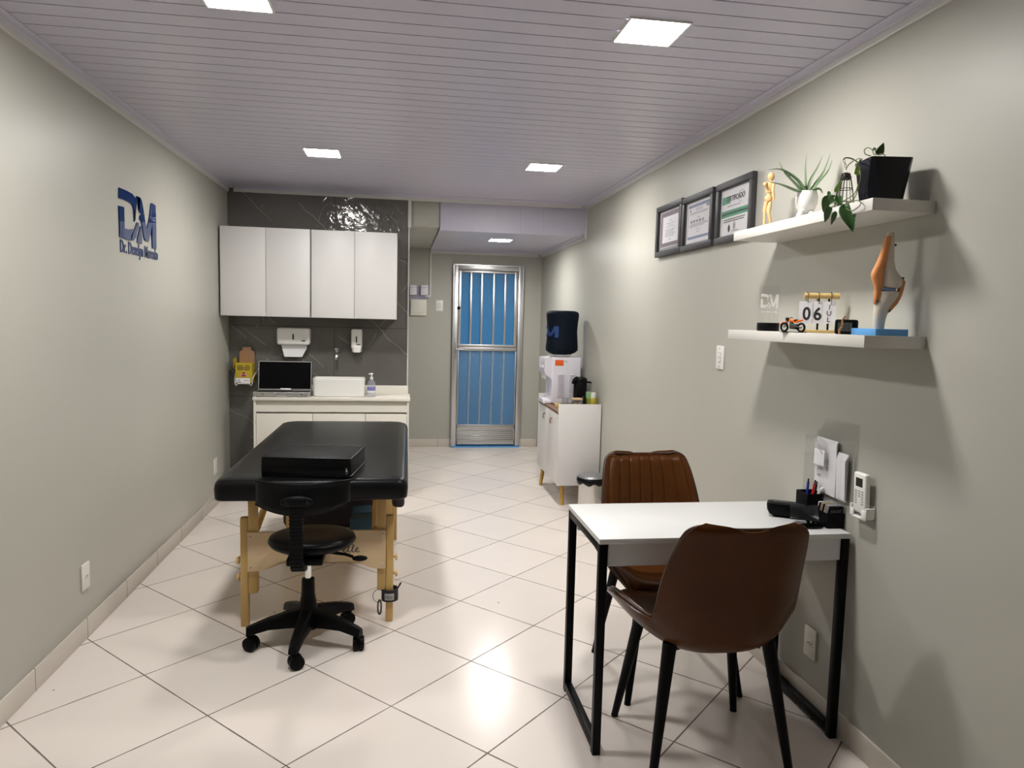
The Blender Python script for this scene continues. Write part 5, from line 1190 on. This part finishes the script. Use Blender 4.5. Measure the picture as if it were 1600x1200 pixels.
kloft([(700, 645, 60), (706, 645, 104), (740, 645, 108), (790, 628, 100), (840, 606, 88), (900, 580, 74), (1000, 569, 62), (1092, 566, 55)]).build('tibia', M['bone'], kn)
kloft([(672, 640, 60), (676, 632, 78), (690, 628, 82), (700, 640, 80), (704, 640, 60)]).build('meniscus', M['meniscus'], kn)
kloft([(135, 605, 12), (145, 602, 34), (250, 585, 40), (350, 562, 45), (440, 535, 52), (490, 518, 58), (530, 512, 64), (580, 516, 60), (640, 527, 44), (690, 530, 36), (750, 533, 40), (800, 524, 34), (830, 515, 24), (842, 513, 8)], dy=-0.004).build('patella_tendon', M['tissue'], kn)
mb = MB(); mb.tube([(kx(x), -0.010, kz(y)) for x, y in ((740, 555), (760, 610), (752, 680), (735, 740), (700, 810), (655, 880), (632, 925))], None, seg=14, radii=[0.004, 0.010, 0.0085, 0.0095, 0.0105, 0.008, 0.003]); mb.bm.transform(ROOT['kk']); mb.build('side_ligament', M['tissue'], kn)
for x, y, dy in ((728, 572, -0.033), (630, 905, -0.024), (512, 806, -0.014), (684, 228, 0.0)):
    mb = MB(); mb.sph((kx(x), dy, kz(y)), 0.0038, seg=10); mb.bm.transform(ROOT['kk']); mb.build('screw', M['wire'], kn)

# ================================================================== ON THE DESK
ZD = 0.7525
og = thing('desk_organizer', 'black desk organizer with pen box and card tray at the wall end of the desk', 'organizer', (1.52, 2.385, ZD))
mb = MB(); w_ = 0.003
def open_box(mb, x0, x1, y0, y1, z0, z1, t=0.003):
    mb.box(x0, x1, y0, y1, z0, z0+t); mb.box(x0, x1, y0, y0+t, z0, z1); mb.box(x0, x1, y1-t, y1, z0, z1); mb.box(x0, x0+t, y0+t, y1-t, z0, z1); mb.box(x1-t, x1, y0+t, y1-t, z0, z1)
open_box(mb, 1.487, 1.552, 2.402, 2.478, ZD, ZD+0.100); mb.build('pen_box', M['blackplastic'], og)
mb = MB(); open_box(mb, 1.508, 1.572, 2.300, 2.401, ZD, ZD+0.052); mb.build('card_tray', M['blackplastic'], og)
def pen(name, x, y, z0, dx, dy, L, m, label, cap=True):
    o = thing(name, label, 'pen', (x, y, z0), 0, 'pens in the black pen box')
    a = Vector((x, y, z0)); dvec = Vector((dx, dy, 1)).normalized(); b = a+dvec*L
    MB().tube([a, a+dvec*L*0.95], 0.0048, seg=12).build('barrel', m, o)
    MB().tube([b-dvec*0.006-dvec*L*0.02, b+dvec*0.005], 0.0028, seg=10).build('button', M['blackplastic'], o)
    q = dvec.orthogonal().normalized(); q = Vector((-0.6, -0.8, 0)); MB().tube([b-dvec*0.006+q*0.0065, b-dvec*0.035+q*0.0062], 0.0016, seg=6).build('clip', m, o)
pen('pen', 1.505, 2.440, ZD+0.006, 0.05, 0.02, 0.138, M['blue'], 'blue pen in the black pen box')
pen('pen', 1.512, 2.430, ZD+0.006, 0.16, 0.02, 0.136, M['red'], 'red pen in the black pen box')
pen('pen', 1.524, 2.444, ZD+0.006, 0.20, 0.02, 0.128, M['blackplastic'], 'black pen in the black pen box')
mb = MB(); a = Vector((1.522, 2.420, ZD+0.006)); dv = Vector((0.22, -0.02, 1)).normalized(); mb.tube([a, a+dv*0.108, a+dv*0.113+Vector((0.012, 0, 0.001))], 0.006, seg=12)
tag(mb.build('marker', M['wplastic']), 'white bent-tipped marker beside the pens in the pen box', 'marker', 'pens in the black pen box')
cards = [M['paper'], M['blackplastic'], M['card1'], M['card1'], M['blackplastic'], M['card1'], M['card2'], M['card2'], M['blackplastic']]
names = ['white', 'black', 'beige', 'beige', 'black', 'beige', 'grey', 'grey', 'black']
lab = ['rearmost white card in the black card tray', 'black card just before the white card at the tray back', 'first beige card from the back of the card tray', 'second beige card from the back of the card tray', 'black card between the beige cards in the card tray', 'third beige card from the back, before the grey cards', 'rear one of two grey cards in the card tray', 'front one of two grey cards in the card tray', 'frontmost black card with pale print in the card tray']
for i in range(9):
    y = 2.388-i*0.0085; T = Matrix.Translation((1.540, y, ZD+0.005)) @ Matrix.Rotation(math.radians(14), 4, 'X')
    mb = MB(); mb.box(-0.027, 0.027, -0.0016, 0.0016, 0, 0.078 if i < 8 else 0.074, T=T)
    if i < 8: tag(mb.build('card', cards[i]), lab[i], 'card', 'cards in the black card tray')
    else:
        o = thing('card', lab[i], 'card', (1.540, y, ZD+0.005), 0, 'cards in the black card tray')
        mb.build('face', cards[i], o); mb = MB()
        for k in range(6): mb.prism([(-0.02+k*0.007, 0.050), (-0.017+k*0.007, 0.050), (-0.015+k*0.007, 0.050+random.uniform(0.006, 0.018)), (-0.018+k*0.007, 0.062)], 0.0004, T @ axes((0, -0.0016, 0), (1, 0, 0), (0, 0, 1)))
        mb.build('print', M['greyink'], o)
# card machine
pm = thing('card_reader', 'black handheld card reader lying on the desk left of the organizer', 'card reader', (1.432, 2.470, ZD), math.radians(-30))
mb = MB(); rows = [(0.0, 0.018, 0.034), (0.010, 0.030, 0.048), (0.026, 0.034, 0.056), (0.044, 0.034, 0.058), (0.051, 0.031, 0.055), (0.053, 0.025, 0.048)]
rg = [[mb.bm.verts.new((x*1.0, y, z+0.10*max(0, -x)*0)) for x, y in rrect(hy, hx, 0.014, 4)] for z, hx, hy in rows]
for A, Bq in zip(rg, rg[1:]):
    for i in range(len(A)): mb.bm.faces.new((A[i], A[(i+1) % len(A)], Bq[(i+1) % len(A)], Bq[i]))
mb.bm.faces.new(rg[0][::-1]); mb.bm.faces.new(rg[-1]); mb.build('body', M['blackplastic'], pm, world=False)
mb = MB(); mb.box(-0.036, 0.014, -0.022, 0.022, 0.052, 0.055, bev=0.002); mb.build('screen', M['blackgloss'], pm, world=False)
# tilted phone on a stand in front of the organizer
ph = thing('phone_stand', 'black tilted screen on an oval foot in front of the black organizer', 'phone stand', (1.455, 2.335, ZD))
mb = MB(); mb.lathe([(0, 0), (0.046, 0), (0.047, 0.003), (0.045, 0.007), (0, 0.008)], c=(1.458, 2.322, ZD), seg=28, sx=1.0, sy=0.55); mb.build('foot', M['blackgloss'], ph)
mb = MB(); mb.tube([(1.452, 2.325, ZD+0.006), (1.450, 2.345, ZD+0.042)], 0.006); mb.tube([(1.472, 2.325, ZD+0.006), (1.468, 2.345, ZD+0.038)], 0.004); mb.build('post', M['blackgloss'], ph)
mb = MB(); T = Matrix.Translation((1.452, 2.352, ZD+0.046)) @ Matrix.Rotation(math.radians(-28), 4, 'Z') @ Matrix.Rotation(math.radians(24), 4, 'X'); mb.box(-0.052, 0.045, -0.045, 0.045, -0.004, 0.004, bev=0.003, T=T); mb.build('screen', M['blackgloss'], ph)

# ================================================================== WALL HOLDER, REMOTE
wh = thing('document_holder', 'clear acrylic document holder on the right wall above the desk', 'document holder', (XR, 2.375, 0.835))
y0_, y1_ = 2.250, 2.500
mb = MB(); T = RW(y1_, 0.845)
pts = [(0, 0), (0.25, 0), (0.25, 0.285), (0.048, 0.285), (0.018, 0.235), (0, 0.235)]
mb.prism(pts, 0.0025, axes((XR-0.001, y1_, 0.845), (0, -1, 0), (0, 0, 1))); mb.build('back_plate', M['clear'], wh)
mb = MB(); mb.box(XR-0.052, XR-0.0495, y0_+0.018, y1_, 0.845, 1.06); mb.box(XR-0.0495, XR-0.004, y1_-0.0025, y1_, 0.845, 1.06); mb.box(XR-0.0495, XR-0.004, y0_+0.018, y0_+0.0205, 0.845, 1.06); mb.box(XR-0.052, XR-0.004, y0_+0.018, y1_, 0.8425, 0.845); mb.build('pocket', M['clear'], wh)
def sheet(x, ya, yb, za, zb, label, tilt=0.0, n=3):
    o = thing('papers', label, 'papers', (x, (ya+yb)/2, za), 0, 'papers in the wall holder')
    for i in range(n):
        T = axes((x-0.0024*i, yb-0.003*i, za+0.002*i), (0.02*(i-1), -1, 0), (-0.012*i, 0, 1))
        MB().box(0, yb-ya-0.003*i, 0, zb-za-0.007*i, 0, 0.0009, T=T).build('sheet', M['paper'], o)
    return o
o = sheet(XR-0.010, 2.352, 2.488, 0.850, 1.055, 'white papers on the left of the clear holder, behind the badge', n=3)
o2 = sheet(XR-0.012, 2.285, 2.345, 0.850, 1.020, 'narrow bundle of folded papers on the right of the clear holder', n=5)
mb = MB(); T = axes((XR-0.0190, 2.470, 0.86), (0, -1, 0), (0, 0, 1)); lines(mb, T, [(0.085, 0.010, 0.040), (0.078, 0.012, 0.042), (0.090, 0.066, 0.074), (0.082, 0.066, 0.073), (0.055, 0.01, 0.03)], 0.004); mb.build('print', M['greyink'], o)
bd_ = thing('badge_holder', 'clear plastic badge pouch with a white card hanging in the document holder', 'badge', (XR-0.03, 2.43, 0.96))
T = axes((XR-0.030, 2.475, 0.952), (0, -1, 0), (0, 0, 1))
mb = MB(); mb.prism([(x+0.042, z+0.045) for x, z in rrect(0.042, 0.054, 0.016, 4)], 0.003, T); mb.build('pouch', M['clearhaze'], bd_)
mb = MB(); quad(mb, T @ Matrix.Translation((0, 0, 0.0032)), 0.010, 0.076, 0.004, 0.062, 0.0008); mb.build('insert', M['paper'], bd_)
mb = MB(); mb.tube([T @ Vector((u, v, 0.006)) for u, v in ((0.004, 0.105), (0.008, 0.085), (0.03, 0.070), (0.065, 0.050), (0.045, 0.075), (0.02, 0.095), (0.03, 0.108), (0.06, 0.100))], 0.0022, seg=6); mb.build('strap', M['clearhaze'], bd_)
rm = thing('remote_control', 'white remote control standing in its bracket on the right wall', 'remote control', (XR-0.02, 2.186, 0.838))
Tr = axes((XR-0.012, 2.218, 0.842), (0, -1, 0), (-0.04, 0, 1))
mb = MB(); mb.box(0.0, 0.066, 0.0, 0.137, 0.0, 0.020, bev=0.006, seg=3, T=Tr); mb.build('body', M['wplastic'], rm)
mb = MB(); mb.box(0.014, 0.050, 0.090, 0.120, 0.0195, 0.0206, T=Tr); mb.build('screen', M['darklcd'], rm)
mb = MB()
for r_ in range(6):
    for c_ in range(3):
        if r_ > 2 and c_ == 1: continue
        mb.box(0.011+c_*0.017, 0.022+c_*0.017, 0.032+(5-r_)*0.0085-0.002, 0.037+(5-r_)*0.0085-0.002, 0.0195, 0.0208, T=Tr)
mb.build('buttons', M['greyp'], rm)
rb = thing('remote_bracket', 'white wall bracket holding the remote control', 'bracket', (XR, 2.182, 0.820))
Tb = RW(2.228, 0.822)
mb = MB(); mb.box(-0.002, 0.088, 0, 0.008, 0.001, 0.036, bev=0.003, T=Tb); mb.box(-0.002, 0.006, 0, 0.044, 0.001, 0.036, bev=0.003, T=Tb); mb.box(0.080, 0.088, 0, 0.044, 0.001, 0.036, bev=0.003, T=Tb); mb.box(0.0, 0.086, 0, 0.05, 0.001, 0.004, T=Tb)
mb.box(0.0, 0.020, 0, 0.030, 0.032, 0.036, bev=0.0015, T=Tb); mb.box(0.062, 0.086, 0, 0.034, 0.032, 0.036, bev=0.0015, T=Tb); mb.build('cradle', M['wplastic'], rb)

# ================================================================== DRINKS CABINET
dc = thing('drinks_cabinet', 'white cabinet with brown wooden top and mustard legs by the right wall', 'cabinet', (1.40, 5.86, 0))
cx0, cx1, cy0, cy1 = 1.228, 1.568, 5.446, 6.285
B(cx0-0.002, cx1, cy0, cy0+0.018, 0.165, 0.812, bev=0.001).build('side_panel', M['white'], dc)
B(cx0-0.002, cx1, cy1-0.018, cy1, 0.165, 0.812, bev=0.001).build('side_panel', M['white'], dc)
mb = MB(); mb.box(cx0+0.018, cx1, cy0+0.018, cy1-0.018, 0.165, 0.183); mb.box(cx1-0.010, cx1, cy0+0.018, cy1-0.018, 0.183, 0.80); mb.box(cx0+0.018, cx1-0.01, 5.85-0.008, 5.85+0.008, 0.183, 0.730); mb.build('carcass', M['white'], dc)
B(cx0, cx1-0.010, cy0+0.018, cy1-0.018, 0.730, 0.748, bev=0.001).build('wooden_top', M['walnut'], dc)
for ya, yb_, hy in ((cy0+0.020, 5.849, 5.700), (5.851, cy1-0.020, 5.990)):
    dd = B(cx0, cx0+0.016, ya, yb_, 0.168, 0.727, bev=0.001).build('door', M['white'], dc)
    mb = MB(); mb.tube([(cx0-0.004-0.010*math.sin(q)**2, hy+0.012*math.sin(q*0.9), 0.668-0.052*(i/12)+0.004*math.cos(q)) if False else (cx0-0.006-0.012*math.sin(PI*i/12), hy+0.010*math.cos(2*PI*i/12), 0.648-0.024*math.cos(PI*i/12*2 if False else PI*i/12)) for i, q in enumerate([PI*i/12 for i in range(13)])], 0.006, seg=8, flat=0.35)
    mb.cyl((cx0, hy, 0.668), (cx0-0.012, hy, 0.668), 0.006); mb.build('handle', M['leatherloop'], dd)
for lx, ly, dx, dy in ((1.285, 5.515, 0.0, -0.028), (1.275, 6.215, -0.035, -0.05), (1.53, 5.515, 0.02, -0.028), (1.53, 6.215, 0.02, 0.028)):
    mb = MB(); mb.tube([(lx, ly, 0.165), (lx+dx, ly+dy, 0.0)], None, seg=16, radii=[0.018, 0.0135]); mb.build('leg', M['legwood'], dc)
ZT = 0.7485
wd = thing('water_dispenser', 'white tabletop water dispenser with orange sticker on the drinks cabinet', 'water dispenser', (1.39, 6.12, ZT))
mb = MB(); mb.box(1.280, 1.530, 5.985, 6.255, ZT+0.004, 1.150, bev=0.012, seg=3); mb.build('body', M['lplastic'], wd)
mb = MB(); mb.prism([(6.0, 1.145), (6.24, 1.145), (6.24, 0.98), (6.0, 0.98)], 0.001, axes((1.2, 0, 0), (0, 1, 0), (0, 0, 1)))
mb.bm.clear()
side = [(1.285, 1.148), (1.215, 1.142), (1.212, 1.03), (1.225, 1.00), (1.262, 0.975), (1.285, 0.950)]
mb.prism([(x, z) for x, z in side], 0.245, axes((0, 6.243, 0), (1, 0, 0), (0, 0, 1))); mb.build('tap_head', M['lplastic'], wd)
mb = MB(); mb.box(1.212, 1.290, 6.005, 6.235, ZT+0.0, ZT+0.030, bev=0.008, seg=3); mb.box(1.2115, 1.220, 6.04, 6.20, ZT+0.015, ZT+0.04, bev=0.003); mb.build('drip_tray', M['lplastic'], wd)
for yy in (6.07, 6.17):
    mb = MB(); mb.cyl((1.235, yy, 0.995), (1.235, yy, 0.955), 0.010); mb.box(1.206, 1.214, yy-0.014, yy+0.014, 1.05, 1.075, bev=0.002); mb.build('tap', M['wplastic'], wd)
B(1.302, 1.376, 5.9838, 5.9848, 1.078, 1.128).build('sticker', M['orange'], wd)
B(1.384, 1.408, 5.984, 5.9848, 1.112, 1.120).build('maker_plate', M['greyp'], wd)
mb = MB()
for c0, c1 in ((1.328, 1.380), (1.430, 1.482)):
    for i in range(13): mb.box(c0, c1, 5.9770, 5.9850, 0.810+i*0.0155, 0.817+i*0.0155, bev=0.001)
vt = mb.build('vents', M['lplastic'], wd); vt['kind'] = 'stuff'
wj = thing('water_jug', 'large water jug in a dark navy fabric cover on top of the dispenser', 'water jug', (1.385, 6.12, 1.15))
mb = MB(); mb.lathe([(0.0, 0.0), (0.075, 0.0), (0.088, 0.012), (0.09, 0.022), (0.0, 0.022)], c=(1.385, 6.12, 1.151), seg=32); mb.build('neck', M['clearhaze'], wj)
mb = MB(); mb.lathe([(0, 0.016), (0.075, 0.018), (0.115, 0.032), (0.138, 0.052), (0.140, 0.075), (0.134, 0.14), (0.131, 0.21), (0.134, 0.28), (0.139, 0.34), (0.141, 0.365), (0.132, 0.386), (0.105, 0.394), (0.0, 0.396)], c=(1.385, 6.12, 1.151), seg=48)
for v in mb.bm.verts:
    v.co += noise.noise_vector(v.co*14)*0.004
cv_ = mb.build('cover', M['bluefabric'], wj, sharp=70)
def on_jug(pts, deg0, z0, k=1.0):
    m_ = MB(); a = []; b = []
    return [Vector((1.385+(0.1375)*math.cos(math.radians(deg0)+u*k/0.1375), 6.12+0.1375*math.sin(math.radians(deg0)+u*k/0.1375), z0+v*k)) for u, v in pts]
# letters DM wrapped round the cover, only their right part faces the room
def wrap_poly(mb, pts, deg0, z0, kx_, kz_):
    f = mb.bm.faces.new([mb.bm.verts.new((u*kx_, 0, v*kz_)) for u, v in pts]); bmesh.ops.triangulate(mb.bm, faces=[f])
mb = MB()
for pl in LOGO: wrap_poly(mb, pl, 0, 0, 0.58, 0.40)
mb.box(-0.15, 0.15, 0, 0.0005, -0.078, -0.070)
bmesh.ops.subdivide_edges(mb.bm, edges=mb.bm.edges[:], cuts=3)
for v in mb.bm.verts:
    a = math.radians(181)+v.co.x/0.140; z = v.co.z
    zz = z+0.215; R = 0.1405 if zz > 0.0 else 0.14
    rr_ = np.interp(zz, [0.052, 0.075, 0.14, 0.21, 0.28, 0.34], [0.138, 0.140, 0.134, 0.131, 0.134, 0.139])+0.0045
    v.co = Vector((1.385+rr_*math.cos(a), 6.12+rr_*math.sin(a), 1.151+zz))
mb.build('print', M['blueprint'], cv_, sharp=80)
# flask
fk = thing('thermos_flask', 'black pump thermos flask standing right of the water dispenser', 'thermos', (1.488, 5.83, ZT))
mb = MB(); mb.lathe([(0, 0), (0.056, 0), (0.058, 0.006), (0.057, 0.19), (0.054, 0.20), (0, 0.20)], c=(1.488, 5.83, ZT), seg=28); mb.build('body', M['blackgloss'], fk)
mb = MB(); mb.lathe([(0, 0.198), (0.058, 0.198), (0.060, 0.215), (0.054, 0.240), (0.030, 0.250), (0, 0.251)], c=(1.488, 5.83, ZT), seg=28); mb.tube([(1.455, 5.81, ZT+0.235), (1.425, 5.795, ZT+0.220), (1.412, 5.788, ZT+0.196)], None, radii=[0.022, 0.016, 0.010]); mb.build('pump_head', M['blackgloss'], fk)
mb = MB(); mb.tube([(1.535, 5.83, ZT+0.205), (1.560, 5.80, ZT+0.208), (1.566, 5.785, ZT+0.206)], 0.010, flat=0.8); mb.build('handle', M['blackgloss'], fk)
# small things
bx_ = tag(B(1.270, 1.318, 5.78, 5.83, ZT, ZT+0.030, bev=0.002).build('wooden_box', M['bamboo']), 'small light wooden block at the front edge of cabinet top', 'box')
for i, (x, y, lb_) in enumerate(((1.322, 5.66, 'left small drinking glass on the drinks cabinet'), (1.350, 5.61, 'right small drinking glass, next to the biscuit jar'))):
    mb = MB(); mb.lathe([(0, 0), (0.020, 0), (0.024, 0.088), (0.0225, 0.088), (0.019, 0.006), (0, 0.005)], c=(x, y, ZT), seg=20); tag(mb.build('drinking_glass', M['clearglass']), lb_, 'glass', 'drinking glasses on the drinks cabinet')
jr = thing('biscuit_jar', 'square clear jar with light wooden lid full of biscuits', 'jar', (1.395, 5.56, ZT))
mb = MB(); open_box(mb, 1.360, 1.432, 5.525, 5.597, ZT, ZT+0.088, 0.002); mb.build('jar', M['clearglass'], jr)
B(1.357, 1.435, 5.522, 5.600, ZT+0.0885, ZT+0.100, bev=0.003).build('lid', M['cork'], jr)
rc_ = random.Random(3); nb = 0
for z_ in (0.009, 0.026, 0.043, 0.060):
    for (bx, by) in ((1.379, 5.544), (1.414, 5.546), (1.382, 5.579), (1.413, 5.579)):
        if z_ > 0.05 and nb > 13: continue
        mb = MB(); T = Matrix.Translation((bx, by, ZT+z_)) @ Matrix.Rotation(rc_.uniform(-0.15, 0.15), 4, 'X') @ Matrix.Rotation(rc_.uniform(-0.15, 0.15), 4, 'Y')
        mb.lathe([(0, -0.006), (0.012, -0.006), (0.0155, -0.001), (0.0145, 0.003), (0.010, 0.006), (0, 0.007)], seg=16, T=T); nb += 1
        tag(mb.build('biscuit', M['biscuit']), 'round brown biscuit inside the square glass jar', 'biscuit', 'biscuits in the jar')
tag(B(1.445, 1.462, 5.53, 5.60, ZT, ZT+0.112, bev=0.002).build('black_box', M['blackgloss']), 'narrow upright black box between the jar and yellow glass holder', 'box')
yh = thing('cup_holder', 'amber glass cup holder with bright edges at the wall side of cabinet top', 'holder', (1.52, 5.56, ZT))
mb = MB(); open_box(mb, 1.470, 1.552, 5.52, 5.60, ZT, ZT+0.105, 0.004); mb.build('box', M['yellowclear'], yh)
def cups(x, y, m, n, label, r0=0.0185, z0=0.0):
    mb = MB(); prof = []; 
    for i in range(n): prof += [(r0*(1-0.0*i), 0.0+i*0.0055+0.075) ]
    pr = [(0, 0), (r0*0.72, 0), (r0, 0.070)]
    for i in range(n): pr += [(r0+0.0018, 0.0705+i*0.006), (r0+0.0018, 0.0735+i*0.006), (r0, 0.0745+i*0.006)]
    pr += [(r0*0.9, 0.0745+(n-1)*0.006), (0, 0.06+(n-1)*0.006)]
    mb.lathe(pr, c=(x, y, ZT+z0), seg=20); return tag(mb.build('cup_stack', m), label, 'cups', 'plastic cup stacks')
cups(1.490, 5.562, M['cupgreen'], 13, 'stack of pale green clear plastic cups in the amber holder', z0=0.005)
cups(1.528, 5.560, M['wplastic'], 12, 'stack of small white plastic cups in the amber holder', 0.0205, z0=0.005)

# pedal bin
pb = thing('pedal_bin', 'round stainless steel bin with grey lid and black bag rim behind the chair', 'bin', (1.452, 5.25, 0))
c = (1.452, 5.25, 0)
mb = MB(); mb.lathe([(0, 0.012), (0.095, 0.012), (0.098, 0.02), (0.098, 0.25), (0, 0.25)], c=c, seg=40); mb.build('body', M['steel'], pb)
mb = MB(); mb.lathe([(0, 0), (0.099, 0), (0.099, 0.014), (0, 0.014)], c=c, seg=40); mb.build('foot', M['blackplastic'], pb)
mb = MB(); mb.lathe([(0.099, 0.232), (0.112, 0.240), (0.115, 0.256), (0.110, 0.278), (0.100, 0.284), (0.098, 0.25)], c=c, seg=40)
for v in mb.bm.verts: v.co += Vector((0, 0, 0.010*math.sin(7*math.atan2(v.co.y-5.25, v.co.x-1.452)) if v.co.z < 0.25 else 0))
mb.build('bag_rim', M['blackgloss'], pb, sharp=70)
mb = MB(); mb.lathe([(0, 0.275), (0.104, 0.275), (0.106, 0.282), (0.100, 0.296), (0.07, 0.305), (0, 0.308)], c=c, seg=40); mb.build('lid', M['lidgrey'], pb)
